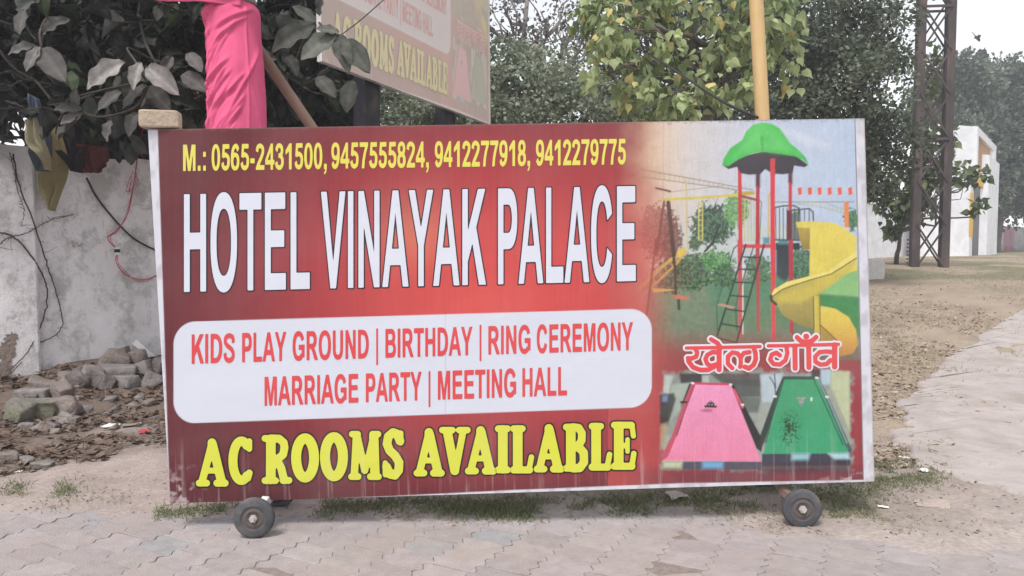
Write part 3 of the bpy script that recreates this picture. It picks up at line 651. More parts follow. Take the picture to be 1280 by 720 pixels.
GL = {
 'H': (73, 576, 73, [[[(0, 0), (0, 1), (.26, 1), (.26, .605), (.74, .605), (.74, 1), (1, 1), (1, 0), (.74, 0), (.74, .435), (.26, .435), (.26, 0)]]]),
 'O': (43, 692, 43, [[_sup(.5, .5, .5, .515, n=44), _sup(.5, .5, .275, .345, n=36)]]),
 'T': (21, 569, 21, [[[(0, 1), (1, 1), (1, .83), (.63, .83), (.63, 0), (.37, 0), (.37, .83), (0, .83)]]]),
 'E': (73, 546, 48, [[[(0, 0), (0, 1), (.97, 1), (.97, .83), (.28, .83), (.28, .61), (.92, .61), (.92, .44), (.28, .44), (.28, .17), (1, .17), (1, 0)]]]),
 'L': (76, 499, 36, [[[(0, 0), (0, 1), (.3, 1), (.3, .17), (1, .17), (1, 0)]]]),
 'V': (0, 667, 0, [[[(0, 1), (.235, 1), (.5, .26), (.765, 1), (1, 1), (.615, 0), (.385, 0)]]]),
 'I': (68, 148, 66, [[[(0, 0), (0, 1), (1, 1), (1, 0)]]]),
 'N': (73, 574, 75, [[[(0, 0), (0, 1), (.255, 1), (.75, .345), (.75, 1), (1, 1), (1, 0), (.74, 0), (.25, .65), (.25, 0)]]]),
 'A': (0, 718, 4, [[[(0, 0), (.39, 1), (.61, 1), (1, 0), (.78, 0), (.695, .225), (.3, .225), (.215, 0)], [(.365, .395), (.5, .77), (.635, .395)]]]),
 'Y': (0, 667, 0, [[[(0, 1), (.255, 1), (.5, .6), (.75, 1), (1, 1), (.615, .42), (.615, 0), (.39, 0), (.39, .42)]]]),
 'K': (73, 645, 5, [[[(0, 0), (0, 1), (.23, 1), (.23, .555), (.66, 1), (.97, 1), (.585, .6), (1, 0), (.7, 0), (.425, .44), (.23, .24), (.23, 0)]]]),
 'P': (73, 558, 36, _P),
 'C': (48, 627, 48, [_Cc]),
 'D': (72, 605, 45, [[_bowl(0, 1, 0, 1, .62), _bowl(.245, .745, .17, .83, .36)]]),
 'S': (36, 594, 37, [[_stroke([(.87, .68), (.8, .86), (.5, .925), (.2, .86), (.15, .72), (.3, .595), (.68, .465), (.86, .3), (.78, .14), (.5, .075), (.2, .14), (.11, .33)])]]),
 'G': (48, 676, 54, [[_sup(.5, .5, .5, .515, 25, 322, 34) + _sup(.5, .5, .27, .345, 315, 25, 30)], [[(.52, .37), (.52, .54), (1, .54), (1, .12), (.77, .09), (.77, .37)]]]),
 'R': (73, 645, 4, [[_bowl(0, .88, .4, 1, .4), _bowl(.24, .63, .56, .83, .18)], [[(0, 0), (0, .5), (.24, .5), (.24, 0)]], [[(.36, .44), (.62, .45), (.74, .34), (1, 0), (.71, 0), (.5, .29), (.36, .41)]]]),
 'U': (73, 574, 75, [[[(0, 1), (.26, 1)] + _sup(.5, .36, .24, .21, 180, 360, 16) + [(.74, 1), (1, 1)] + _sup(.5, .36, .5, .375, 360, 180, 20)]]),
 'B': (73, 604, 45, [[_bowl(0, .93, .46, 1, .36), _bowl(.245, .68, .605, .835, .2)], [_bowl(0, 1, 0, .57, .4), _bowl(.245, .75, .165, .44, .22)]]),
 'M': (71, 691, 71, [[[(0, 0), (0, 1), (.3, 1), (.5, .32), (.7, 1), (1, 1), (1, 0), (.8, 0), (.8, .78), (.605, 0), (.395, 0), (.2, .78), (.2, 0)]]]),
 '0': (40, 478, 38, [[_sup(.5, .5, .5, .51), _sup(.5, .5, .215, .36)]]),
 '1': (78, 340, 138, [[[(.58, 0), (.58, .72), (0, .56), (0, .74), (.66, 1), (1, 1), (1, 0)]]]),
 '2': (25, 490, 41, [[_stroke([(.14, .70), (.22, .86), (.5, .925), (.8, .84), (.83, .68), (.66, .49), (.34, .24), (.17, .08)], .14)], [[(0.02, 0), (0.02, .1), (.2, .175), (1, .175), (1, 0)]]]),
 '3': (37, 478, 41, [[_stroke([(.13, .72), (.26, .88), (.5, .925), (.77, .85), (.79, .66), (.6, .545), (.4, .535)], .14)], [_stroke([(.4, .545), (.68, .51), (.85, .38), (.84, .2), (.66, .09), (.44, .075), (.2, .14), (.12, .29)], .14)]]),
 '4': (16, 520, 20, [[[(.6, 0), (.6, .2), (0, .2), (0, .37), (.62, 1), (.84, 1), (.84, .37), (1, .37), (1, .2), (.84, .2), (.84, 0)], [(.6, .37), (.6, .72), (.25, .37)]]]),
 '5': (44, 480, 32, [[[(.2, .83), (.2, 1), (.93, 1), (.93, .83)]], [[(.17, 1), (.4, 1), (.36, .6), (.3, .55), (.07, .49)]], [_stroke([(.2, .53), (.36, .585), (.58, .58), (.82, .48), (.85, .32), (.77, .15), (.5, .075), (.22, .14), (.12, .29)], .14)]]),
 '6': (38, 480, 38, _6),
 '7': (44, 478, 34, [[[(0, 1), (1, 1), (1, .87), (.78, .62), (.6, .3), (.54, 0), (.25, 0), (.33, .32), (.5, .62), (.67, .83), (0, .83)]]]),
 '8': (38, 480, 38, [[_sup(.5, .735, .45, .275), _sup(.5, .735, .185, .125)], [_sup(.5, .285, .5, .295), _sup(.5, .285, .215, .14)]]),
 '9': (38, 480, 38, [[[(1 - x_, 1 - y_) for x_, y_ in ct] for ct in pc_] for pc_ in _6]),
 '.': (72, 140, 66, [[[(0, 0), (0, .19), (1, .19), (1, 0)]]]),
 ':': (96, 140, 97, [[[(0, 0), (0, .19), (1, .19), (1, 0)]], [[(0, .53), (0, .72), (1, .72), (1, .53)]]]),
 ',': (66, 150, 62, [[[(0, .19), (1, .19), (1, .0), (.75, -.14), (.15, -.22), (.0, -.15), (.4, -.09), (.5, 0), (0, 0)]]]),
 '-': (50, 235, 48, [[[(0, .26), (0, .44), (1, .44), (1, .26)]]])}
def glyph_d(ch, x0, x1, tops, bases):
    pcs = []
    for pc_ in GL[ch][3]:
        cts = []
        for ct in pc_:
            A = np.array(ct); px = x0 + A[:, 0] * (x1 - x0); py = bases(px) * (1 - A[:, 1]) + tops(px) * A[:, 1]; cts.append(np.stack([px, py], 1))
        pcs.append(cts)
    def f(x, y):
        D = np.full(np.shape(x), 1e9)
        for cts in pcs:
            d = np.full(np.shape(x), 1e9); ins = np.zeros(np.shape(x), bool)
            for ct in cts:
                for i in range(len(ct)):
                    a, b = ct[i], ct[(i + 1) % len(ct)]; d = np.minimum(d, seg_d(x, y, a, b))
                    if a[1] != b[1]: ins ^= ((a[1] > y) != (b[1] > y)) & (x < (b[0] - a[0]) * (y - a[1]) / (b[1] - a[1]) + a[0])
            D = np.minimum(D, np.where(ins, -d, d))
        return D
    return f
def word(L, txt, x0, x1, tops, bases, layers, step=.75):
    """txt between pixel columns x0..x1; layers: (outset px, depth, colour)"""
    g = [GL[c] for c in txt]; adv = [0]
    for a in g: adv.append(adv[-1] + sum(a[:3]))
    lo = g[0][0]; hi = adv[-1] - g[-1][2]; k = (x1 - x0) / (hi - lo)
    for c, a, p in zip(txt, g, adv):
        xa = x0 + (p + a[0] - lo) * k; xb = xa + a[1] * k; f = glyph_d(c, xa, xb, tops, bases)
        for gr, dep, col in layers:
            m = gr + 1.5; y0 = float(tops(xa)) - 3 - m; y1 = float(bases(xa)) + 3 + m + (8 if c == ',' else 0)
            V, F = cells(lambda x, y: f(x, y) - gr, xa - m, y0, xb + m, y1, step, dep); L.add(V, F, col)
def lf(a, b):
    return lambda x: a[1] + (np.asarray(x) - a[0]) * (b[1] - a[1]) / (b[0] - a[0])
class LET:
    def __init__(s): s.V = []; s.F = []; s.C = []; s.n = 0
    def add(s, V, F, c):
        s.V.append(V); s.F += [tuple(i + s.n for i in f) for f in F]; s.C.append(col_mat_cols(len(V), c)); s.n += len(V)
    def build(s, name, m, parent): return mesh(name, np.concatenate(s.V), s.F, m, parent, cols=np.concatenate(s.C))
def rect_px(x0, y0, x1, y1, dep): return loc(np.array([x0, x1, x1, x0]), np.array([y1, y1, y0, y0]), dep), [(0, 1, 2, 3)]

def cells(dfun, x0, y0, x1, y1, step, depth):
    """surface where dfun<0, clipped cell by cell"""
    xs = np.arange(x0, x1 + step, step); ys = np.arange(y0, y1 + step, step); gx, gy = np.meshgrid(xs, ys); D = dfun(gx, gy)
    V = []; F = []; idx = {}
    def vid(key, x, y):
        if key not in idx: idx[key] = len(V); V.append((x, y))
        return idx[key]
    for j in range(len(ys) - 1):
        for i in range(len(xs) - 1):
            cs = [(j, i), (j, i + 1), (j + 1, i + 1), (j + 1, i)]; d = [D[c] for c in cs]
            if min(d) >= 0: continue
            poly = []
            for k in range(4):
                a, b = cs[k], cs[(k + 1) % 4]; da, db = d[k], d[(k + 1) % 4]
                if da < 0: poly.append(vid(a, gx[a], gy[a]))
                if (da < 0) != (db < 0):
                    t = da / (da - db); key = (min(a, b), max(a, b))
                    poly.append(vid(key, gx[a] + (gx[b] - gx[a]) * t, gy[a] + (gy[b] - gy[a]) * t))
            if len(poly) >= 3: F.append(tuple(reversed(poly)))
    V = np.array(V); return loc(V[:, 0], V[:, 1], depth), F
def ell(cx, cy, rx, ry, a0, a1, n=22): return [(cx + rx * math.cos(math.radians(a)), cy + ry * math.sin(math.radians(a))) for a in np.linspace(a0, a1, n)]
SLAB = {
 'A': [([(.5, .88), (.19, .12)], 4.6), ([(.5, .86), (.5, .9)], 5.4), ([(.52, .86), (.8, .12)], 5.6), ([(.3, .33), (.7, .33)], 3.6), ([(.09, .075), (.33, .075)], 4.2), ([(.66, .075), (.92, .075)], 4.4)],
 'C': [(ell(.55, .5, .34, .405, 50, 310), 5.6), ([(.86, .74), (.86, .9)], 3.6), ([(.8, .14), (.86, .25)], 4.2)],
 'R': [([(.3, .1), (.3, .9)], 6.0), ([(.1, .075), (.46, .075)], 4.2), ([(.1, .925), (.5, .925)], 4.2), ([(.3, .925), (.58, .92), (.74, .84), (.77, .74), (.72, .6), (.56, .52), (.34, .5)], 4.9), ([(.52, .48), (.66, .32), (.74, .12)], 5.0), ([(.72, .075), (.92, .08)], 4.2)],
 'O': [(ell(.5, .5, .335, .395, 0, 360, 40), 6.2)],
 'M': [([(.16, .1), (.23, .9)], 4.6), ([(.83, .1), (.79, .9)], 5.8), ([(.25, .9), (.5, .2)], 4.4), ([(.77, .9), (.52, .2)], 3.6), ([(.07, .075), (.28, .075)], 4.2), ([(.68, .075), (.94, .075)], 4.2), ([(.09, .93), (.27, .93)], 4.0), ([(.75, .93), (.93, .93)], 4.0)],
 'S': [([(.82, .76), (.7, .9), (.5, .93), (.28, .85), (.22, .7), (.34, .57), (.6, .46), (.78, .33), (.76, .17), (.58, .07), (.36, .09), (.2, .24)], 5.4), ([(.86, .72), (.86, .92)], 3.2), ([(.14, .08), (.14, .32)], 3.2)],
 'V': [([(.25, .9), (.5, .1)], 5.6), ([(.78, .9), (.53, .1)], 4.2), ([(.08, .93), (.42, .93)], 4.0), ([(.65, .93), (.93, .93)], 4.0)],
 'I': [([(.5, .1), (.5, .9)], 6.0), ([(.2, .075), (.8, .075)], 4.2), ([(.2, .925), (.8, .925)], 4.2)],
 'L': [([(.32, .1), (.32, .9)], 6.0), ([(.14, .925), (.52, .925)], 4.2), ([(.14, .075), (.84, .075)], 4.4), ([(.82, .09), (.92, .34)], 3.4)],
 'B': [([(.3, .1), (.3, .9)], 6.0), ([(.12, .925), (.5, .925)], 4.2), ([(.12, .075), (.5, .075)], 4.2), ([(.4, .925), (.62, .91), (.75, .8), (.74, .65), (.6, .54), (.4, .52)], 4.8), ([(.4, .52), (.64, .5), (.82, .4), (.83, .2), (.66, .08), (.4, .075)], 5.2)],
 'E': [([(.3, .1), (.3, .9)], 6.0), ([(.12, .925), (.82, .925)], 4.2), ([(.84, .93), (.9, .7)], 3.2), ([(.3, .5), (.62, .5)], 3.4), ([(.66, .38), (.66, .63)], 2.8), ([(.12, .075), (.84, .075)], 4.4), ([(.84, .09), (.92, .34)], 3.4)]}
ROOMS = [('A', 246, 285, 547, 608), ('C', 285, 316.5, 545, 606), ('R', 328, 364.5, 543, 605), ('O', 365, 398.5, 541, 603), ('O', 401, 434.5, 539.5, 601.5), ('M', 437, 475.5, 538, 600), ('S', 478, 505, 536, 598),
         ('A', 518, 554.5, 534, 595.5), ('V', 550, 587, 533, 594), ('A', 582, 619.5, 531.5, 593), ('I', 619, 638, 531, 591.5), ('L', 638, 666.5, 531, 591.5), ('A', 668, 704, 529, 590.5), ('B', 704, 735, 529, 589.5), ('L', 736, 764, 528, 588), ('E', 764, 794.5, 526.5, 587)]
def slab_d(ch, x0, x1, y0, y1):
    def f(x, y):
        d = np.full(np.shape(x), 1e9)
        for pts, r in SLAB[ch]:
            P = [(x0 + a * (x1 - x0), y1 - b * (y1 - y0)) for a, b in pts]
            for p, q_ in zip(P[:-1], P[1:]): d = np.minimum(d, seg_d(x, y, p, q_) - r)
        return d
    return f
HIN = [([(192, 178), (430, 174), (664, 168)], 9), ([(350, 122), (392, 146), (412, 176)], 12), ([(248, 180), (262, 206), (256, 232), (228, 244), (202, 243)], 12), ([(206, 262), (234, 300), (280, 318), (330, 318), (372, 296)], 13),
       ([(402, 206), (360, 204), (326, 222), (314, 250), (326, 280), (352, 292), (384, 282)], 12), ([(402, 172), (402, 316)], 14),
       ([(486, 306), (458, 278), (458, 232), (486, 206), (520, 212), (540, 240), (540, 280), (536, 298)], 12), ([(540, 238), (560, 210), (596, 204)], 12), ([(622, 172), (634, 210), (636, 250), (622, 286), (592, 308), (566, 298)], 13),
       ([(716, 164), (940, 160), (1166, 154)], 9), ([(832, 166), (838, 212), (826, 256), (790, 284), (750, 280), (728, 252), (738, 220), (768, 208), (790, 224)], 12), ([(886, 164), (888, 308)], 14), ([(974, 160), (976, 302)], 14),
       ([(900, 110), (926, 134), (960, 142), (996, 132), (1022, 108)], 13), ([(958, 104), (959, 104)], 16), ([(960, 142), (968, 165)], 12),
       ([(1140, 206), (1090, 200), (1044, 204), (1016, 232), (1018, 266), (1050, 284), (1090, 280), (1112, 256)], 12), ([(1140, 158), (1140, 298)], 15)]
def hin_d(x, y):
    d = np.full(np.shape(x), 1e9)
    for pts, r in HIN:
        P = [(820 + a / 5.12, 400 + b / 5.12) for a, b in pts]
        for p, q_ in zip(P[:-1], P[1:]): d = np.minimum(d, seg_d(x, y, p, q_) - r * 1.13 / 5.12)
    return d
def hin_moon(x, y):     # keeps the dot of the chandrabindu ringed
    return hin_d(x, y)

def lettering(root, m):
    tt, bb = lf((229, 181.2), (782, 173.8)), lf((229, 213.8), (782, 205.5))
    L = LET()
    for t, a, b in [('M.:', 229.4, 257.5), ('0565-2431500,', 265, 408.5), ('9457555824,', 414.5, 536), ('9412277918,', 543.7, 662.5), ('9412279775', 670, 782)]:
        word(L, t, a, b, tt, bb, [(.15, .0035, (236, 226, 96))], .65)
    L.build('phone_number_lettering', m, root)
    L = LET()
    tt, bb = lf((229, 243), (794.5, 232.6)), lf((229, 365), (794.5, 351.2))
    for t, a, b in [('HOTEL', 230.5, 387.5), ('VINAYAK', 401.5, 607.5), ('PALACE', 622.5, 794.5)]:
        word(L, t, a, b, tt, bb, [(1.5, .003, (44, 24, 34)), (0, .005, (226, 229, 243))], .9)
    L.build('hotel_name_lettering', m, root)
    L = LET(); red = (228, 74, 78)
    tt, bb = lf((240, 418), (791, 402.6)), lf((240, 454.6), (791, 437.4))
    for t, a, b in [('KIDS', 240, 293.8), ('PLAY', 303, 358), ('GROUND', 366, 461), ('BIRTHDAY', 482, 590.5), ('RING', 610.5, 663), ('CEREMONY', 671, 791)]:
        word(L, t, a, b, tt, bb, [(.1, .0035, red)], .65)
    for x_, y0, y1 in ((471.5, 410.5, 456), (600.6, 406, 451)): L.add(*rect_px(x_ - 1.1, y0, x_ + 1.1, y1, .0035), red)
    tt, bb = lf((331, 471), (708.5, 458.4)), lf((331, 507), (708.5, 493.8))
    for t, a, b in [('MARRIAGE', 331, 448), ('PARTY', 457.5, 527), ('MEETING', 547.5, 645), ('HALL', 653, 708.5)]:
        word(L, t, a, b, tt, bb, [(.1, .0035, red)], .65)
    L.add(*rect_px(535.8, 463.8, 538, 508.5, .0035), red)
    L.build('services_lettering', m, root)
    L = LET()
    for ch, x0, x1, y0, y1 in ROOMS:
        f = slab_d(ch, x0, x1, y0, y1)
        V, F = cells(lambda a, b: f(a, b) - 1.9, x0 - 6, y0 - 6, x1 + 6, y1 + 6, 1.3, .003 + .0002 * (x0 % 3)); L.add(V, F, (42, 28, 26))
        V, F = cells(f, x0 - 4, y0 - 4, x1 + 4, y1 + 4, 1.3, .0055); L.add(V, F, (226, 228, 72))
    L.build('rooms_lettering', m, root)
    L = LET()
    V, F = cells(lambda a, b: hin_d(a, b) - 2.3, 850, 412, 1056, 472, .85, .0035); L.add(V, F, (238, 232, 238))
    V, F = cells(hin_d, 850, 412, 1056, 472, .85, .0055); L.add(V, F, (232, 76, 82))
    L.build('hindi_lettering', m, root)

sign = thing('signboard', tuple(BO), 'big red wheeled hotel signboard with white and yellow lettering standing on the pavement', 'signboard')
from mathutils import Matrix
RM = Matrix([[float(BOARD_M[i][j]) for j in range(3)] for i in range(3)])
sign.rotation_euler = RM.to_euler()
art = mesh('printed_banner', art_V, art_F, M_ban, sign, cols=ART.reshape(-1, 3))
lettering(sign, M_ban)
# frame box behind the sheet (follows the board's slightly crooked outline)
m_frame = mat('painted_steel', (.55, .53, .53), .5, .2, 10, dirt=(.22, .13, .09), dirt_scale=6, dirt_amt=.8, bump=.1)
m_rust = mat('rusty_steel', (.20, .13, .10), .8, .35, 14, dirt=(.32, .26, .23), dirt_scale=6, dirt_amt=.6, bump=.3)
cl = [loc(*q_) for q_ in QC]
def inset(k, t):
    c = sum(cl) / 4; return cl[k] + (c - cl[k]) * t
fr = MB()
for k in range(4):
    a, b = cl[k], cl[(k + 1) % 4]; ia, ib = inset(k, .035), inset((k + 1) % 4, .035)
    V = [np.array([p[0], y_, p[2]]) for y_ in (.001, .045) for p in (a, b, ib, ia)]
    fr.add(V, [(0, 1, 2, 3), (7, 6, 5, 4), (0, 4, 5, 1), (1, 5, 6, 2), (2, 6, 7, 3), (3, 7, 4, 0)])
for t in (.25, .5, .75):
    a = cl[3] * (1 - t) + cl[2] * t; b = cl[0] * (1 - t) + cl[1] * t
    fr.bar((a[0], .022, a[2] + .02), (b[0], .022, b[2] - .02), .03, .03, (0, 1, 0))
fr.build('frame', m_frame, sign)
# backing sheet
mesh('backing_sheet', [np.array([p[0], .0465, p[2]]) for p in cl], [(3, 2, 1, 0)], mat('plain_vinyl_back', (.6, .6, .62), .5, .08), sign)
# axles and wheels
m_rubber = mat('dusty_rubber', (.065, .067, .075), .85, .25, 12, dirt=(.19, .17, .165), dirt_scale=7, dirt_amt=.55, bump=.2)
m_hub = mat('wheel_steel', (.10, .092, .092), .6, .3, 20, dirt=(.085, .05, .042), dirt_scale=10, dirt_amt=.6)
m_bolt = mat('worn_bolt', (.42, .38, .36), .5, .2, 30)
def wheel_at(C, axis, r, w_):
    """tyre > rim > axle nut, world coordinates, parented to the sign"""
    def par(o, p):
        o.data.transform(sign.matrix_basis.inverted()); o.parent = p; return o
    t = MB().lathe([(r * .62, -w_ * .5), (r * .86, -w_ * .5), (r * .97, -w_ * .38), (r, -w_ * .2), (r, w_ * .2), (r * .97, w_ * .38), (r * .86, w_ * .5), (r * .62, w_ * .5)], C, axis, 36)
    wh = par(t.build('wheel', m_rubber, smooth_=True), sign)
    h = MB().lathe([(0.001, -w_ * .3), (r * .3, -w_ * .3), (r * .34, -w_ * .42), (r * .42, -w_ * .44), (r * .5, -w_ * .3), (r * .62, -w_ * .34), (r * .66, -w_ * .46), (r * .66, w_ * .4), (.001, w_ * .4)], C, axis, 30)
    par(h.build('rim', m_hub, smooth_=True), wh)
    b = MB().lathe([(.001, -w_ * .95), (r * .12, -w_ * .95), (r * .13, -w_ * .6), (r * .2, -w_ * .6), (r * .2, -w_ * .28), (.001, -w_ * .28)], C, axis, 6)
    par(b.build('axle_nut', m_bolt), wh)
    return wh
ax = np.array([.05, -1, 0])   # towards the camera... axle line
for (uf, vf, Yf, rf) in [(318, 658, 3.30, .0885), (1002, 641.5, 3.42, .088)]:
    Cf = at(uf, vf, Yf); Cf[2] = rf + .001
    back = Cf + np.array([-.013, .38, 0.0] if uf < 640 else [.02, .55, 0.0])
    axis = (Cf - back); axis /= np.linalg.norm(axis)
    wheel_at(Cf, -axis, rf, .036); wheel_at(back, axis, rf, .036)
    b = MB()
    top = at(uf + 9 if uf < 640 else uf - 22, 626 if uf < 640 else 612, Yf + .1)
    b.bar(Cf - axis * .022, back + axis * .022, .022, .022)
    br = at(331, 626, 3.38) if uf < 640 else at(980, 613, 3.50)
    b.bar(Cf - axis * .03 + np.array([0, 0, .0]), br + np.array([0, .03, .0]), .034, .03)
    br2 = br + np.array([0, .09, 0]); b.bar(br2 + np.array([0, -.05, .006]), back - axis * .03, .034, .03)
    o = b.build('axle_bracket', m_frame if uf < 640 else m_rust); o.data.transform(sign.matrix_basis.inverted()); o.parent = sign
bpy.context.view_layer.update()

# ------------------------------------------------------------------ foliage builders
def unit(a): return a / (np.linalg.norm(a, axis=-1, keepdims=True) + 1e-9)
LEAF_DIAMOND = (np.array([(0, 0, 0), (.36, .45, -.05), (0, 1, -.12), (-.36, .45, -.05), (0, .45, .05)]), np.array([(0, 1, 4), (1, 2, 4), (4, 2, 3), (0, 4, 3)]))
def heart_leaf():
    half = [(0, 0), (.26, -.08), (.44, .12), (.42, .34), (.26, .58), (.10, .78), (0, 1.08)]
    mid = [(0, 0, .0), (0, .3, .05), (0, .7, .03)]
    V = [(x, y, -.10 * abs(x) * 2) for x, y in half] + [(-x, y, -.10 * abs(x) * 2) for x, y in half[1:-1]] + [(0, .3, .05), (0, .66, .03)]
    m1, m2 = 12, 13
    R = [0, 1, 2, 3, 4, 5, 6]; Lf = [0, 7, 8, 9, 10, 11, 6]
    F = [(0, 1, m1), (1, 2, m1), (2, 3, m1), (3, 4, m1), (4, m2, m1), (4, 5, m2), (5, 6, m2), (7, 0, m1), (8, 7, m1), (9, 8, m1), (10, 9, m1), (m2, 10, m1), (11, 10, m2), (6, 11, m2)]
    return np.array(V, float), np.array(F)
LEAF_HEART = heart_leaf()
def big_leaf(nu=14, nv=7, width=.27, cup=.16, droop=.28, twist=0.0, wave=.03, ph=0.0):
    V = []; F = []
    for i in range(nu + 1):
        t = i / nu; w_ = width * (math.sin(math.pi * t ** .85) ** .72) if 0 < t < 1 else .004
        for j in range(nv):
            s_ = (j / (nv - 1)) * 2 - 1; e = abs(s_)
            z = cup * e * w_ * 2.2 - droop * t * t + wave * math.sin(t * 17 + ph + s_) * e * e + (.014 if i % 2 else -.006) * (1 - abs(e - .5) * 2) * (0 < t < 1) - .012 * (e < .1) + twist * s_ * w_ * math.sin(t * 3)
            V.append((s_ * w_ * (1 + .02 * math.sin(t * 23 + ph) * (e > .9)), t, z))
    for i in range(nu):
        for j in range(nv - 1):
            a = i * nv + j; F.append((a, a + 1, a + nv + 1)); F.append((a, a + nv + 1, a + nv))
    return np.array(V), np.array(F)
def vein_tone(nu=14, nv=7):
    T = np.ones((nu + 1, nv)); T[:, nv // 2] = 1.35; T[1::2, :] *= 1.10; T[:, 0] *= .8; T[:, -1] *= .8; return T.ravel()
BIGS = [big_leaf(width=.27, cup=.12, droop=.1), big_leaf(width=.24, cup=.3, droop=.1, wave=.05, ph=1), big_leaf(width=.32, cup=-.1, droop=.5, twist=.6, ph=2), big_leaf(width=.25, cup=.7, droop=.35, twist=-.8, wave=.06, ph=3), big_leaf(width=.30, cup=.1, droop=-.15, twist=.4, wave=.05, ph=4)]
LEAF_BIG = big_leaf()
def leaf_cloud(P, D, N, S, C, tpl, jit=.0, rs=None):
    """leaves at P pointing along D, facing N, length S, colour C -> V, F, colours"""
    TV, TF = tpl; k = len(TV); n = len(P)
    D = unit(D); B = unit(np.cross(D, N)); N = np.cross(B, D)
    V = P[:, None, :] + S[:, None, None] * (TV[None, :, 0:1] * B[:, None] + TV[None, :, 1:2] * D[:, None] + TV[None, :, 2:3] * N[:, None])
    F = (TF[None] + (np.arange(n) * k)[:, None, None]).reshape(-1, TF.shape[1])
    return V.reshape(-1, 3), F, np.repeat(C, k, 0)
def rdir(rs, n): return unit(rs.normal(size=(n, 3)))
def leaf_mat(name, rough=.6, tr=.22, spec=.25, dust=None, dust_amt=.4):
    return mat(name, vcol=True, rough=rough, var=.18, scale=30, transl=tr, spec=spec, dirt=dust, dirt_scale=14, dirt_amt=dust_amt)
M_leaf = leaf_mat('small_foliage', .55, .3, .3); M_leaf_y = leaf_mat('yellowing_foliage', .5, .35, .3); M_leaf_d = leaf_mat('dusty_foliage', .8, .04, .12, (.13, .124, .118), .4)
m_bark = mat('bark', (.15, .125, .11), .95, .3, 12, dirt=(.26, .235, .22), dirt_scale=5, dirt_amt=.6, bump=.6, bump_scale=25, stretch=(1, 1, .25), spec=.1)
m_bark_pale = mat('pale_bark', (.27, .235, .225), .95, .25, 10, dirt=(.14, .12, .11), dirt_scale=5, dirt_amt=.6, bump=.4, stretch=(1, 1, .3), spec=.1)

m_bark_dark = mat('dusty_twig_bark', (.065, .055, .05), .95, .3, 12, dirt=(.12, .11, .10), dirt_scale=5, dirt_amt=.5, spec=.1)
def grow_limb(mb, p, q, r0, r1, rs, wob=.06, n=7, sides=7):
    p = np.asarray(p, float); q = np.asarray(q, float); L = np.linalg.norm(q - p)
    pts = [p + (q - p) * t + rs.normal(size=3) * wob * L * math.sin(math.pi * t) for t in np.linspace(0, 1, n)]
    pts = [np.asarray(a) for a in bezier(pts, n * 2)]
    mb.tube(pts, list(np.linspace(r0, r1, len(pts))), sides); return pts

def tree(name, label, cat, base, trunk, clumps, n_leaf, size, pal, m, tpl=LEAF_DIAMOND, droop=0.0, seed=1, bark=None, trunk_r=.12, limbs=16, twig_r=.012, sub=9, spread=.42, group=None, ball=1.0):
    """clumps: (centre xyz, radii xyz, weight). Leaves gather in many small tufts spread through the clumps; limbs run to the tufts"""
    rs = np.random.RandomState(seed); base = np.asarray(base, float)
    root = thing(name, tuple(base), label, cat, group)
    mb = MB(); tp = grow_limb(mb, base + [0, 0, -.15], trunk, trunk_r, trunk_r * .55, rs, .03, 8, 10)
    W = np.array([c[2] for c in clumps], float); W /= W.sum()
    tufts = []
    for (c, r, wt), f in zip(clumps, W):
        c = np.asarray(c, float); r = np.asarray(r, float); k = max(3, int(round(sub * len(clumps) * f)))
        d = rdir(rs, k); rad = rs.uniform(.35, 1.0, k) ** .6
        for a, b in zip(d, rad): tufts.append((c + a * r * b, r * spread * rs.uniform(.55, 1.25), f / k))
        start = tp[min(len(tp) - 1, int(len(tp) * rs.uniform(.6, .99)))]
        lp = grow_limb(mb, start, c + r * rs.uniform(-.25, .25, 3), trunk_r * .5, twig_r * 1.6, rs, .08, 6, 6)
        for t in list(tufts[-k:])[:limbs]:
            grow_limb(mb, lp[rs.randint(len(lp) // 2, len(lp))], t[0], twig_r * 1.5, twig_r * .4, rs, .08, 5, 4)
    adopt(mb.build('trunk', bark or m_bark, smooth_=True), root)
    Ps, Cs, Ds = [], [], []
    for (c, r, f) in tufts:
        k = max(4, int(n_leaf * f)); g = rs.normal(size=(k, 3)); g = g / np.maximum(1, np.linalg.norm(g, axis=1) / 1.9)[:, None]
        P = c + g * r * .55 * ball
        # whorls: pull some leaves on to a few twigs of the tuft
        Ps.append(P); tone = np.clip(rs.normal(.5, .22), 0, 1); 
        t = np.clip(rs.normal(tone, .22, k), 0, 1)[:, None]
        col = np.asarray(pal[0])[None] * (1 - t) + np.asarray(pal[1])[None] * t
        if len(pal) > 2:
            odd = rs.rand(k) < pal[3]; col[odd] = np.asarray(pal[2])
        Cs.append(col * rs.uniform(.8, 1.2, (k, 1))); d = g * .8 + rs.normal(size=(k, 3)) * .7; d[:, 2] -= droop; Ds.append(d)
    P = np.concatenate(Ps); C = np.concatenate(Cs); D = np.concatenate(Ds)
    N = rs.normal(size=P.shape) + np.array([0, 0, .9]) if droop < 1 else rs.normal(size=P.shape) * .8 + np.array([0, -.5, .1])
    S = size * rs.uniform(.6, 1.25, len(P))
    V, F, C = leaf_cloud(P, D, N, S, C, tpl)
    adopt(mesh('crown', V, F, m, cols=C), root); return root
def E3(u, v, Y, ru, rv, rd, w_=1.0):
    """clump centred at a direction and distance, radii in the same angular measure"""
    return (at(u, v, Y), (ru * Y / FPX, rd, rv * Y / FPX), w_)
def gnd(p, dz=0): return np.array([p[0], p[1], float(terrain(p[0], p[1])) + dz])

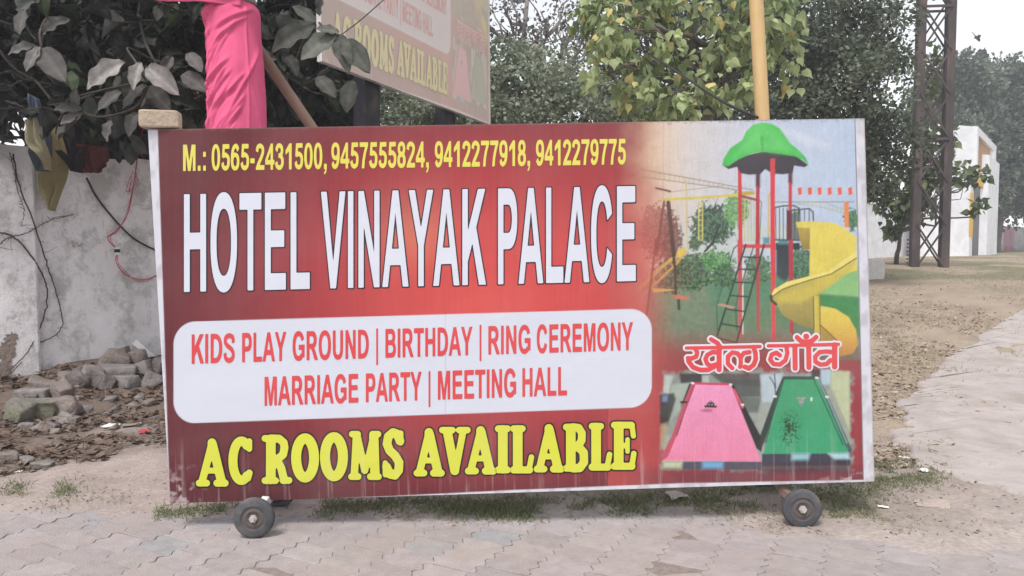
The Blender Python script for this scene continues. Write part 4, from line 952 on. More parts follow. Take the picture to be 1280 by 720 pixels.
# --- the row of trees behind the wall, near to far
tree('pale_leaved_tree', 'tree with drooping yellow green heart shaped leaves above the signboard', 'tree', gnd(at(905, 300, 9.6)), at(890, 60, 9.4),
     [E3(790, 25, 8.6, 60, 50, .7, 1.2), E3(770, 90, 8.4, 42, 50, .5, .8), E3(850, 45, 8.8, 60, 60, .8, 1.2), E3(900, 95, 8.9, 60, 48, .7, 1.0), E3(930, 20, 8.9, 52, 50, .7, 1.0), E3(845, 118, 8.7, 62, 30, .6, .8), E3(985, 60, 9.0, 26, 75, .4, .45), E3(860, -60, 9.0, 110, 60, 1, 1.6)],
     2700, .11, [(.165, .22, .10), (.43, .50, .25), (.60, .52, .21), .06], M_leaf_y, LEAF_HEART, droop=1.6, seed=11, trunk_r=.09, twig_r=.008, sub=12, spread=.40)
tree('grey_green_tree', 'dense grey green small leaved tree under open twiggy branches in the middle', 'tree', gnd(at(650, 300, 12.5)), at(668, 60, 12.4),
     [E3(640, 125, 11.5, 95, 45, .9, 2.0), E3(520, 130, 11.8, 70, 40, .8, 1.1), E3(740, 135, 11.7, 80, 36, .8, 1.3), E3(620, 85, 12.0, 75, 35, .8, 1.3), E3(690, 95, 12.2, 60, 40, .8, 1.1), E3(560, 150, 11.4, 110, 30, .8, 1.2), E3(800, 150, 11.6, 50, 26, .6, .7), E3(640, 230, 11.6, 130, 60, .9, 1.4)],
     21000, .075, [(.12, .145, .09), (.34, .385, .29)], M_leaf, seed=12, trunk_r=.16, bark=m_bark_pale, twig_r=.012, sub=22, spread=.36)
tree('twiggy_tree', 'sparse tree with pale forked branches against the white sky', 'tree', gnd(at(672, 300, 14.5)), at(672, 70, 14.4),
     [E3(640, 15, 14, 40, 40, .8, .8), E3(690, 10, 14, 40, 45, .8, .8), E3(665, 55, 14, 45, 20, .7, .6), E3(720, 30, 14.4, 22, 40, .7, .7), E3(730, 60, 14.3, 20, 40, .6, .6), E3(600, 30, 14, 20, 30, .6, .5), E3(650, -60, 14, 80, 40, .9, 1)],
     1500, .085, [(.10, .105, .105), (.20, .205, .20)], M_leaf, seed=13, trunk_r=.14, bark=m_bark_pale, twig_r=.014, sub=12, spread=.5)
tree('dark_tree', 'tall dark grey green tree behind the right end of the signboard', 'tree', gnd(at(1045, 320, 15)), at(1030, 100, 14.8),
     [E3(1010, 40, 14, 70, 60, 1.2, 1.6), E3(1075, 30, 14.2, 55, 60, 1.1, 1.3), E3(1040, 110, 13.8, 80, 55, 1.2, 1.9), E3(1098, 120, 14.2, 32, 55, .9, .9), E3(970, 110, 14, 45, 60, .9, .9), E3(1085, 190, 14, 60, 50, 1, 1.3), E3(1100, 50, 14.5, 26, 50, .8, .5), E3(1094, 215, 14.2, 26, 36, .8, .6), E3(1050, 200, 14.3, 70, 60, 1, .8), E3(1040, -60, 14.3, 110, 60, 1.3, 1.6), E3(960, 30, 14.6, 40, 70, 1, .7)],
     30000, .088, [(.055, .072, .045), (.17, .20, .14)], M_leaf, seed=14, trunk_r=.22, twig_r=.014, sub=22, spread=.36)
tree('broad_leaved_shrub', 'low green bush leaning round the foot of the lattice mast', 'bush', gnd(at(1120, 330, 19.6)), at(1125, 290, 19.4),
     [E3(1128, 240, 19, 30, 36, .6, 1), E3(1120, 290, 19.2, 12, 14, .4, .12), E3(1193, 200, 19.4, 8, 34, .5, .10), E3(1222, 215, 19.6, 14, 30, .4, .10), E3(1158, 225, 19.2, 22, 44, .6, .5), E3(1212, 262, 19.5, 20, 12, .4, .07), E3(1165, 170, 19.3, 24, 40, .6, .35), E3(1170, 100, 19.4, 24, 40, .6, .25)],
     1700, .17, [(.065, .095, .05), (.23, .28, .15)], M_leaf, LEAF_HEART, droop=.8, seed=15, trunk_r=.07, twig_r=.012, sub=12, spread=.42)
# trees that close the background
tree('screening_tree', 'grey bushy tree glimpsed between the two hotel boards', 'tree', gnd(at(560, 300, 21)), at(560, 150, 21),
     [E3(480, 120, 21, 90, 70, 2, 1.2), E3(560, 140, 20.6, 90, 60, 2, 1.2), E3(455, 60, 21, 50, 60, 2, .7), E3(600, 130, 21, 50, 40, 1.6, .6), E3(560, 200, 21, 150, 60, 2, 1)],
     9000, .19, [(.10, .125, .075), (.27, .305, .22)], M_leaf, seed=16, trunk_r=.2, sub=16)
tree('screening_tree', 'dark tree filling the gap behind the yellow green leaves', 'tree', gnd(at(850, 310, 20)), at(850, 120, 20),
     [E3(800, 60, 20, 60, 70, 2, 1), E3(880, 40, 20.4, 80, 90, 2, 1.3), E3(930, 120, 20, 80, 60, 2, 1.1), E3(830, 140, 19.6, 90, 40, 2, 1.1), E3(960, 30, 20, 60, 80, 2, .8), E3(760, 110, 20.2, 30, 40, 1.5, .4), E3(850, 220, 20, 150, 60, 2, 1)],
     13000, .19, [(.035, .045, .04), (.10, .115, .10)], M_leaf, seed=17, trunk_r=.25, sub=18)
for k, (lab, cl_, n_, pal_) in enumerate([
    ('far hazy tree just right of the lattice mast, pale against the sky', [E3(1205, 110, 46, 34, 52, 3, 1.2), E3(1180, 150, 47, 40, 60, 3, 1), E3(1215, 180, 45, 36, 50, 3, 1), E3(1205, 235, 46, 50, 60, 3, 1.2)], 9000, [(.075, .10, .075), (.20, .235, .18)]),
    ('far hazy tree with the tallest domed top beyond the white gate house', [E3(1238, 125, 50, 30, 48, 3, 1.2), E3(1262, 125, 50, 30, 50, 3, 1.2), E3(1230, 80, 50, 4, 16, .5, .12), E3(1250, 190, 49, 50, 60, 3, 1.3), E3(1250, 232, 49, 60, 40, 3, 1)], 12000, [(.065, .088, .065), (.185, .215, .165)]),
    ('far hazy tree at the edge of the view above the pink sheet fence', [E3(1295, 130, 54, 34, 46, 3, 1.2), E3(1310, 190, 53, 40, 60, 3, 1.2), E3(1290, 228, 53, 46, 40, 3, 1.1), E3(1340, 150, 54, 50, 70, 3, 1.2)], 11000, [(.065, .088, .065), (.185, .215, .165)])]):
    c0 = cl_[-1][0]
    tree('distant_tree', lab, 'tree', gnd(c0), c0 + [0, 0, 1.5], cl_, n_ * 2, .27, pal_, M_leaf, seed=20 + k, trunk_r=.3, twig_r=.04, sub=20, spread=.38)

# --- the big dusty-leaved tree at the left
def big_leaf_tree():
    rs = np.random.RandomState(8)
    root = thing('dusty_tree', tuple(gnd(np.array([-3.9, 9.0]))), 'large leaved tree grey with road dust hanging over the left wall', 'tree')
    mb = MB(); base = gnd(np.array([-3.9, 9.0])); tp = grow_limb(mb, base, at(150, 60, 8.2), .17, .09, rs, .03)
    P, D, N, S, C = [], [], [], [], []
    nodes = []
    for i in range(680):
        u = rs.uniform(-90, 425); v = rs.uniform(-150, 205); Yd = rs.uniform(5.7, 8.3)
        if v > 138 and not (75 < u < 185 and rs.rand() < .35) and not (u < 30 and v < 182): continue
        if v > 120 and u > 380: continue
        if v > 60 and u > 440: continue
        if u > 330 and v < 60 and rs.rand() < .3: continue
        # the hanging lower edge stays in front of the wall top
        p = at(u, v, Yd)
        nodes.append(p)
    known = list(tp)
    order = sorted(range(len(nodes)), key=lambda i: nodes[i][1])
    for i, p in enumerate(nodes):
        st = tp[rs.randint(len(tp) // 2, len(tp))]
        if i % 9 == 0: known += grow_limb(mb, st, p, .035, .01, rs, .1, 5, 5)
        tw = rdir(rs, 1)[0]; tw[2] = -abs(tw[2]) * .5; tw[1] -= .35; tw = unit(tw)
        e = p + tw * .3; K = np.array(known); near_ = K[np.argmin(((K - p) ** 2).sum(1))]
        known += grow_limb(mb, near_, p, .013, .010, rs, .06, 4, 5)[1:]; grow_limb(mb, p, e, .010, .005, rs, .05, 4, 5)
        k = rs.randint(4, 8)
        for j in range(k):
            a = rs.uniform(0, 2 * math.pi); o = np.cross(tw, [0, 0, 1.]); o = unit(o); o2 = np.cross(o, tw)
            d = unit(math.cos(a) * o + math.sin(a) * o2 * .8 + tw * rs.uniform(.3, 1.0) + np.array([0, -.1, -.25]))
            P.append(p + tw * rs.uniform(.02, .3)); D.append(d); N.append(np.array([0, -.35, 1.]) + rs.normal(size=3) * .45); S.append(rs.uniform(.13, .25))
            q = rs.rand()
            C.append(np.array((.015, .017, .014)) * rs.uniform(.7, 1.3) if q < .5 else np.array((.055, .056, .052)) * rs.uniform(.7, 1.3) if q < .85 else np.array((.035, .052, .024)))
    # the few big front leaves one remembers: (tip-base pixels, distance)
    hero = [((176, 78), (165, 111), 5.35, .30), ((184, 84), (222, 116), 5.3, .26), ((157, 78), (105, 109), 5.3, .10), ((184, 106), (150, 134), 5.4, .22), ((186, 108), (212, 138), 5.5, .3), ((50, 58), (30, 88), 5.3, .22), ((52, 60), (80, 100), 5.3, .26), ((46, 58), (8, 66), 5.35, .2), ((54, 42), (84, 22), 5.3, .25),
            ((30, 12), (22, 42), 5.3, .4), ((95, 134), (93, 110), 5.4, .3), ((104, 138), (66, 135), 5.4, .2), ((104, 142), (74, 154), 5.4, .22), ((102, 146), (68, 174), 5.4, .2), ((152, 114), (120, 136), 5.4, .12), ((170, 140), (160, 170), 5.5, .3), ((140, 150), (132, 176), 5.5, .3), ((228, 92), (258, 112), 5.7, .3), ((215, 70), (200, 92), 5.7, .3), ((235, 66), (252, 88), 5.7, .3),
            ((420, 42), (374, 72), 5.2, .28), ((422, 44), (436, 88), 5.2, .26), ((428, 50), (462, 88), 5.2, .26), ((424, 40), (394, 34), 5.2, .3), ((396, 32), (337, 62), 5.25, .2), ((395, 28), (366, 6), 5.3, .22), ((396, 96), (420, 120), 5.6, .3), ((440, 100), (432, 140), 5.5, .3), ((360, 70), (372, 94), 5.6, .35), ((366, 118), (374, 150), 5.6, .3), ((400, 20), (404, -12), 5.4, .3)]
    HP, HD, HN, HS, HC = [], [], [], [], []
    for k_, (a, b, Yd, wd) in enumerate(hero):
        Yd -= .42; p, q = at(*a, Yd), at(*b, Yd - .06); HP.append(p); HD.append(q - p); HS.append(np.linalg.norm(q - p)); HN.append(np.array([rs.normal() * .3, -1.0, .55 + rs.normal() * .2]))
        HC.append(np.array((.25, .235, .225)) * (1.05 if k_ < 3 else rs.choice([.28, .36, .5])) if a[0] < 300 else np.array((.10, .105, .09)) * rs.uniform(.5, 1.1))
    VV, FF, CC, off = [], [], [], 0
    def put(P_, D_, N_, S_, C_, kinds=5):
        nonlocal off
        P_, D_, N_, S_, C_ = map(np.array, (P_, D_, N_, S_, C_)); pick = rs.randint(0, kinds, len(P_))
        for q in range(len(BIGS)):
            k = pick == q
            if not k.any(): continue
            v, f, c = leaf_cloud(P_[k], D_[k], N_[k], S_[k], C_[k], BIGS[q]); c = c * np.tile(vein_tone(), int(k.sum()))[:, None]
            c = c * (.72 + .56 * fbm(v[:, 0] * 22 + v[:, 1] * 9, v[:, 2] * 22, 3, 6))[:, None]
            VV.append(v); FF.append(f + off); CC.append(c); off += len(v)
    put(P, D, N, S, C); put(HP, HD, HN, HS, HC, 2)
    adopt(mesh('crown', np.concatenate(VV), np.concatenate(FF), M_leaf_d, cols=np.concatenate(CC), smooth_=True), root)
    for pts in ([(185, 108, 5.0), (172, 132, 5.05), (150, 142, 5.05), (120, 146, 5.0), (95, 134, 4.98), (92, 122, 5.0)], [(52, 60, 4.95), (50, 40, 5.1), (58, 26, 5.4)], [(184, 104, 4.98), (170, 78, 5.0), (160, 60, 5.4)], [(425, 44, 4.8), (410, 40, 5.1), (390, 30, 5.7)]):
        Q = [at(*p) for p in pts]; K = np.array(known); near_ = K[np.argmin(((K - Q[-1]) ** 2).sum(1))]; mb.tube([np.asarray(a) for a in bezier(Q + [near_], 30)], .008, 6)
    adopt(mb.build('trunk', m_bark_dark, smooth_=True), root)
big_leaf_tree()
tree('background_tree', 'dark leafy tree deep behind the dusty leaves', 'tree', gnd(np.array([-6.3, 11.6])), at(100, 60, 12),
     [E3(60, 40, 11, 120, 90, 1.2, 1.2), E3(200, 60, 11, 110, 80, 1.2, 1.2), E3(330, 60, 11, 100, 90, 1.2, 1.1), E3(160, 170, 10.6, 150, 50, 1, 1), E3(-60, 80, 11, 100, 120, 1.2, .8), E3(400, 120, 11.2, 70, 50, 1, .7)],
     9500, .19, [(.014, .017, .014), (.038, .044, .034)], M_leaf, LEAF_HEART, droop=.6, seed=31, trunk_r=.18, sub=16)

# ------------------------------------------------------------------ second hotel board on its posts above the wall
ob = thing('wall_signboard', (-.8, 6.9, 2.6), 'pale hotel signboard raised on dark posts above the wall behind', 'signboard')
A_ = at(403, 81, 5.45); B_ = at(613, 153, 8.26); B_[2] = A_[2] = (A_[2] + B_[2]) / 2
vx = B_ - A_; wide = np.linalg.norm(vx[:2]); vx = np.array([vx[0], vx[1], 0]) / wide; vn = np.array([vx[1], -vx[0], 0.0])
M2 = Matrix([[vx[0], -vn[0], 0, A_[0]], [vx[1], -vn[1], 0, A_[1]], [0, 0, 1, A_[2]], [0, 0, 0, 1]])
sc2 = wide / BW
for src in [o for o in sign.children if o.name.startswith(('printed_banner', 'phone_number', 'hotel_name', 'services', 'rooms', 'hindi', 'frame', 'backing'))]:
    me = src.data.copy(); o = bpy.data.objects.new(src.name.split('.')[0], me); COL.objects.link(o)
    if 'Col' in me.color_attributes: me.materials.clear(); me.materials.append(M_ban_pale)
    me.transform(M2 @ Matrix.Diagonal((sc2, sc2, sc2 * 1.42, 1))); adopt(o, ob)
m_post = mat('dark_painted_post', (.018, .017, .024), .6, .3, 8, dirt=(.12, .10, .09), dirt_scale=5, dirt_amt=.5)
for (u, Yp, wpx) in ((457.5, 6.25, 28), (560, 7.55, 22)):
    c = at(u, 140, Yp); wm = wpx / FPX * Yp; p = MB(); gz = float(terrain(c[0], c[1]))
    Mv = np.stack([vx, -vn, np.array([0, 0, 1.])], 1)
    p.box((-wm * .62, .05, gz - .3), (wm * .62, .16, A_[2] + .3), Mv, (c[0], c[1], 0)); po_ = p.build('post', m_post)
    # keep it right behind the board plane
    off = (np.array([c[0], c[1]]) - A_[:2]) @ (-vn[:2]); sh = .055 - (.05 + off)
    po_.data.transform(Matrix.Translation(Vector((-vn[0] * (sh + .03), -vn[1] * (sh + .03), 0)))); adopt(po_, ob)

# ------------------------------------------------------------------ pink cloth, bamboo, cables
m_pink = mat('pink_cloth', (.76, .125, .26), .85, .12, 5, transl=.12, spec=.15)
def cloth_column():
    nv, nu = 420, 170; top = at(296, -60, 4.75)[2]; c = at(298, 150, 4.75); rs = np.random.RandomState(12)
    Z = np.repeat((top * (1 - np.arange(nv + 1) / nv) - .02)[:, None], nu, 1); A = np.repeat((2 * math.pi * np.arange(nu) / nu)[None], nv + 1, 0)
    PV = 308 - (Z - CAMZ) * FPX / 4.75
    rr = .163 - .012 * np.exp(-((PV - 45) / 30) ** 2) - .06 * np.exp(-((PV - 6) / 9) ** 2) + .02 * smooth(200, 400, PV)
    S_ = np.mod(A + math.pi / 2 + math.pi, 2 * math.pi) - math.pi      # 0 faces the camera, positive to the right
    n_ = fbm(np.cos(A) * 1.6 + 4, Z * 3 + np.sin(A) * 1.6, 3, 3) - .5
    r = rr + .018 * n_
    for k in range(34):                # pleats pulled slantwise down from the tie
        z0 = top - .35 - rs.uniform(0, 2.0) if k > 14 else top - .30 - k * .055 + rs.normal(0, .015)
        a0 = rs.uniform(-.6, 1.5); ln = rs.uniform(.9, 2.0); slope = rs.uniform(.10, .26) if k <= 14 else rs.uniform(.05, .45); hgt = rs.uniform(.006, .016)
        u_ = (a0 - S_) / ln; zc = z0 - slope * (a0 - S_) - .05 * np.clip(u_, 0, 1) ** 2
        d = (Z - zc); env = smooth(0, .25, u_) * (1 - smooth(.7, 1.0, u_)); wd_ = rs.uniform(.008, .018)
        r = r + env * hgt * (np.exp(-(np.maximum(d, 0) / (wd_ * 2.2)) ** 2) * (d > 0) + np.exp(-(np.minimum(d, 0) / (wd_ * .55)) ** 2) * (d <= 0) - .55 * np.exp(-((d + wd_ * 1.5) / (wd_ * .9)) ** 2))
    for a0, hgt, wd_ in ((-.95, .014, .07), (-.78, .010, .05), (.75, .008, .04)):      # lengthwise folds
        d = S_ - a0 - .05 * np.sin(Z * 3); r = r + hgt * np.exp(-(np.where(d < 0, d * .6, d * 2.2) / wd_) ** 2)
    CXo = -.02 * (1 - np.minimum(1, PV / 150))
    V = np.stack([c[0] + CXo + r * np.cos(A), c[1] + r * np.sin(A), Z], -1).reshape(-1, 3)
    ci = np.arange((nv + 1) * nu).reshape(nv + 1, nu); F = np.stack([ci[:-1], ci[1:], np.roll(ci, -1, 1)[1:], np.roll(ci, -1, 1)[:-1]], -1).reshape(-1, 4)
    root = thing('draped_post', (c[0], c[1], 0), 'gate post wrapped in bright pink cloth behind the signboard', 'post')
    adopt(mesh('cloth_wrap', V, F, m_pink, smooth_=True), root)
    p = MB(); p.tube([(c[0], c[1], -.1), (c[0], c[1], top + .05)], .045, 10); adopt(p.build('pole', mat('bamboo_core', (.38, .28, .16), .7, .2, 12)), root)
    r = MB()
    for k, (v, rad) in enumerate(((9, .125), (5, .128), (1, .122))):
        z = at(298, v, 4.75)[2]; pts = [(c[0] - .02 + rad * math.cos(q), c[1] + rad * math.sin(q), z + .012 * math.sin(q + k)) for q in np.linspace(0, 2 * math.pi, 26)]; r.tube(pts, .011, 6)
    adopt(r.build('rope', mat('grey_rope', (.22, .20, .19), .9, .3, 30)), root)
cloth_column()
def cloth_sheet(name, label, cat, left, right, m, nu=30, nv=26, fold=.03, folds=5, seed=1, sag=0.0, thick=.003):
    """cloth lofted between two edge polylines of 3D points, with folds across"""
    A = [np.asarray(p) for p in bezier(left, nv)]; B = [np.asarray(p) for p in bezier(right, nv)]
    n = min(len(A), len(B)); A = [A[int(i * (len(A) - 1) / (n - 1))] for i in range(n)]; B = [B[int(i * (len(B) - 1) / (n - 1))] for i in range(n)]
    V = []
    for i in range(n):
        t = i / (n - 1)
        for j in range(nu + 1):
            s_ = j / nu; p = A[i] * (1 - s_) + B[i] * s_
            f = math.sin(s_ * folds * 2 * math.pi + 1.5 * math.sin(t * 4 + seed)) * fold * (.4 + .6 * t) + (float(fbm(s_ * 5, t * 5, 3, seed)) - .5) * fold * 2
            V.append(p + np.array([0, -1, 0]) * f + np.array([0, 0, -sag * math.sin(math.pi * s_)]))
    F = [(i * (nu + 1) + j, i * (nu + 1) + j + 1, (i + 1) * (nu + 1) + j + 1, (i + 1) * (nu + 1) + j) for i in range(n - 1) for j in range(nu)]
    o = mesh(name, V, F, m, smooth_=True); sm = o.modifiers.new('s', 'SOLIDIFY'); sm.thickness = thick
    return tag(o, label, cat)
cloth_sheet('valance', 'pink cloth strip stretched across the gate top beside the wrapped post', 'cloth', [at(120, -70, 4.7), at(140, -30, 4.62), at(168, -2, 4.6)], [at(300, -60, 4.7), at(300, -25, 4.58), at(300, 7, 4.6)], m_pink, fold=.02, folds=1.5, seed=4)

def pole(name, label, pts, r, m, knots=0):
    mb = MB(); P = [np.asarray(p, float) for p in bezier(pts, 60)]; rad = []
    for i in range(len(P)):
        k = .0
        if knots: k = .0016 * math.exp(-(((i / len(P) * knots) % 1 - .5) / .06) ** 2)
        rad.append((r[0] + (r[1] - r[0]) * i / len(P)) + k)
    mb.tube(P, rad, 12); o = mb.build(name, m, smooth_=True); return tag(o, label, 'pole')
m_bam = mat('yellow_bamboo', (.52, .355, .17), .55, .14, 7, dirt=(.40, .235, .10), dirt_scale=3, dirt_amt=.6, stretch=(1, 1, .15), bump=.1)
m_bam2 = mat('brown_pole', (.26, .175, .135), .75, .2, 8, dirt=(.15, .10, .08), dirt_scale=4, dirt_amt=.6, stretch=(1, 1, .3), bump=.2)
def ground_end(p, q):
    """continue the line p->q to the ground"""
    p = np.asarray(p); q = np.asarray(q); t = p[2] / (p[2] - q[2]); return p + (q - p) * t
p, q = at(941, -80, 4.55), at(953, 148, 4.45)
pole('bamboo_pole', 'upright yellow bamboo pole behind the signboard top edge', [p, (p + q) / 2, q, ground_end(p, q)], (.0405, .0405), m_bam, 9)
p, q = at(322, 60, 4.98), at(389, 158, 5.15)
pole('wooden_prop', 'slanting brown wooden prop beside the pink wrapped post', [at(300, 28, 4.93), p, q, ground_end(p, q)], (.036, .036), m_bam2, 5)
def cable(name, label, pts, r, m, cat='cable', n=40):
    mb = MB(); mb.tube([np.asarray(a) for a in bezier(pts, n)], r, 6); o = mb.build(name, m, smooth_=True); return tag(o, label, cat)
m_black = mat('black_rubber', (.03, .028, .028), .6, .2, 10); m_string = mat('red_string', (.45, .05, .09), .7, .2, 20); m_vine = mat('dry_vine', (.085, .065, .055), .95, .3, 20)
cable('power_cable', 'black cable slanting through the yellow green leaves to the bamboo pole', [at(812, 68, 7.6), at(850, 92, 6.2), at(900, 125, 4.8), at(947, 147, 4.4)], .0085, m_black)
cable('thin_wire', 'thin dark wire crossing the face of the pale hotel board', [at(426, 44, 5.15), at(452, 24, 5.2), at(486, -6, 5.3)], .004, m_black, 'wire')
cable('wall_cable', 'black cable looping across the plaster wall to the signboard', [wall_at(108, 222, .03), wall_at(122, 248, .03), wall_at(150, 282, .025), wall_at(175, 303, .03), wall_at(215, 318, .03), wall_at(300, 330, .03)], .0085, m_black)

# fairy-light wiring with its little white plug
ws = thing('string_wiring', tuple(wall_at(147, 300, .05)), 'tangled red string wiring with a white connector hanging on the wall', 'wiring')
mb = MB(); rs = np.random.RandomState(5)
for k in range(3):
    j = lambda s_=2.2: rs.normal(0, s_)
    mb.tube([np.asarray(a) for a in bezier([wall_at(181 + j(.8), 150, .12), wall_at(172 + j(1), 190 + j(), .1), wall_at(168 + j(1), 225, .06), wall_at(159 + j(1), 265 + j(), .05), wall_at(148 + j(), 288, .05), wall_at(136 + j(), 298 + j(), .05), wall_at(146, 312, .05)], 40)], .0028, 5)
    mb.tube([np.asarray(a) for a in bezier([wall_at(145 + k, 319, .05), wall_at(146 + j(), 330 + j(), .05), wall_at(158 + j(), 344 + j(), .05), wall_at(178 + j(), 351 + j(1), .05), wall_at(197, 344 + j(1), .05)], 40)], .0028, 5)
    mb.tube([np.asarray(a) for a in bezier([wall_at(166 + j(3), 216 + j(), .06), wall_at(172 + j(), 228 + j(), .06), wall_at(160 + j(), 240, .06), wall_at(165 + j(), 222 + j(), .06)], 24)], .0022, 5)
adopt(mb.build('string', m_string), ws)
cp = MB(); c_ = wall_at(146.5, 313.5, .05); cp.box((-.02, -.012, -.032), (.02, .012, .032), M_w, c_); o = cp.build('connector', mat('white_plastic', (.78, .78, .78), .4, .05)); adopt(o, ws)
cp = MB(); cp.box((-.0205, -.0125, -.015), (.0205, .0125, .015), M_w, c_); adopt(cp.build('band', m_black), ws)

# dry thorny climbers on the wall
def vine(label, pts, r, seed):
    rs = np.random.RandomState(seed); mb = MB(); P = [np.asarray(a) for a in bezier([wall_at(u, v, .125 if u < 42 else .03) for u, v in pts], 70)]
    P = [p + rs.normal(0, .003, 3) for p in P]; mb.tube(P, list(np.linspace(r, r * .5, len(P))), 5)
    for i in range(2, len(P), 2):
        d = rdir(rs, 1)[0]; d[1] -= .4; mb.tube([P[i], P[i] + d * rs.uniform(.012, .03)], [.0022, .0006], 4)
        if rs.rand() < .25:
            e = P[i] + np.array([WD[0] * rs.normal(0, .09), WD[1] * rs.normal(0, .09), rs.normal(-.03, .09)]); mb.tube([P[i], (P[i] + e) / 2 + rs.normal(0, .012, 3), e], [.0024, .0018, .0008], 4)
    return tag(mb.build('dry_vine', m_vine), label, 'vine')
vine('long thorny dry vine dropping down the wall beside the pillar edge', [(16, 192), (24, 232), (40, 272), (56, 322), (66, 352), (75, 384), (78, 405), (68, 420), (44, 432), (18, 462), (-6, 482)], .0065, 1)
vine('bare brown vine arching across the pillar foot', [(-8, 292), (14, 294), (36, 316), (54, 345), (59, 372), (52, 404), (34, 440), (10, 468), (3, 492)], .0075, 2)
vine('short thorny dry vine running sideways under the rags', [(-8, 312), (10, 298), (36, 290), (62, 276), (92, 268)], .005, 3)
vine('wispy hanging dry vine on the pillar face', [(12, 190), (17, 210), (22, 238), (30, 262), (27, 282)], .004, 4)

# rags caught on the wall top
def wp(u, v, off): return wall_at(u, v, off)
def rag_mat(n, c): return mat(n, c, .9, .2, 8, dirt=tuple(k * .5 for k in c), dirt_scale=4, dirt_amt=.6, spec=.1)
cloth_sheet('olive_rag', 'olive yellow rag hanging down the wall with a pointed end', 'rag', [wp(38, 150, 0.72), wp(44, 185, 0.70), wp(46, 235, 0.19), wp(62, 262, 0.14)], [wp(72, 150, 0.70), wp(84, 190, 0.68), wp(80, 225, 0.19), wp(66, 264, 0.14)], rag_mat('olive_cloth', (.30, .27, .14)), fold=.03, folds=2, seed=2)
cloth_sheet('blue_rag', 'dark blue and grey rag draped from the branch over the wall', 'rag', [wp(33, 116, 0.80), wp(36, 150, 0.77), wp(34, 180, 0.76), wp(48, 214, 0.50)], [wp(50, 124, 0.78), wp(58, 150, 0.77), wp(64, 180, 0.74), wp(60, 214, 0.50)], rag_mat('blue_cloth', (.10, .125, .165)), fold=.035, folds=2, seed=3)
cloth_sheet('pale_rag', 'narrow pale yellow rag strip above the olive rag', 'rag', [wp(30, 150, .84), wp(34, 178, .83), (wp(50, 196, .82)), wp(57, 212, .62)], [wp(46, 146, .83), wp(52, 172, .82), wp(60, 190, .80), wp(65, 213, .60)], rag_mat('pale_cloth', (.40, .375, .24)), fold=.025, folds=1.5, seed=6)
cloth_sheet('black_rag', 'black rag bunched on the wall top', 'rag', [wp(60, 150, 0.68), wp(72, 190, 0.67), wp(92, 214, 0.44)], [wp(112, 155, 0.66), wp(108, 190, 0.66), wp(100, 216, 0.43)], rag_mat('black_cloth', (.035, .033, .04)), fold=.04, folds=2, seed=7)
cloth_sheet('maroon_rag', 'maroon rag lying folded on the wall top', 'rag', [wp(98, 180, 0.70), wp(97, 200, 0.48), wp(104, 216, 0.43)], [wp(136, 184, 0.68), wp(134, 204, 0.46), wp(128, 216, 0.42)], rag_mat('maroon_cloth', (.15, .055, .055)), fold=.04, folds=2.5, seed=8)

# brick resting on the signboard's top corner
m_brick = mat('buff_brick', (.42, .33, .25), .9, .2, 12, dirt=(.30, .25, .21), dirt_scale=6, dirt_amt=.6, bump=.5, bump_scale=40)
def rock(name, label, cat, c, dims, m, rot=(0, 0, 0), rough=.12, seed=1, bevel=.12, group=None):
    bm = bmesh.new(); bmesh.ops.create_cube(bm, size=1); rs = np.random.RandomState(seed)
    bmesh.ops.bevel(bm, geom=bm.edges[:], offset=bevel, segments=2, profile=.6, affect='EDGES'); bmesh.ops.subdivide_edges(bm, edges=bm.edges[:], cuts=2, use_grid_fill=True)
    sk = rs.normal(0, rough * .9, (2, 3))
    for v in bm.verts:
        p = Vector(v.co); q = mnoise.noise_vector(p * 1.6 + Vector((seed * 3.1, 0, 0))) * rough + mnoise.noise_vector(p * 5 + Vector((seed, 7, 0))) * rough * .35
        v.co = Vector((p.x * (1 + sk[0][0] * p.z + sk[0][1] * p.y), p.y * (1 + sk[1][0] * p.x), p.z * (1 + sk[1][1] * p.x))) + q
        v.co = Vector((v.co.x * dims[0], v.co.y * dims[1], v.co.z * dims[2]))
    me = bpy.data.meshes.new(name); bm.to_mesh(me); bm.free(); me.materials.append(m)
    for pl in me.polygons: pl.use_smooth = rough > .05
    o = link_mesh(name, me); o.location = tuple(c); o.rotation_euler = rot; return tag(o, label, cat, group)
bt = board_pt(200.5, 159, 0.0); bc = at(200.5, 147, bt[1] + .025)
bc[2] = board_pt(200, 161)[2] + .042
rock('brick', 'buff brick lying on the top corner of the red signboard', 'brick', bc, (.165, .10, .076), m_brick, (.02, -.015, .25), .04, 12, .10)

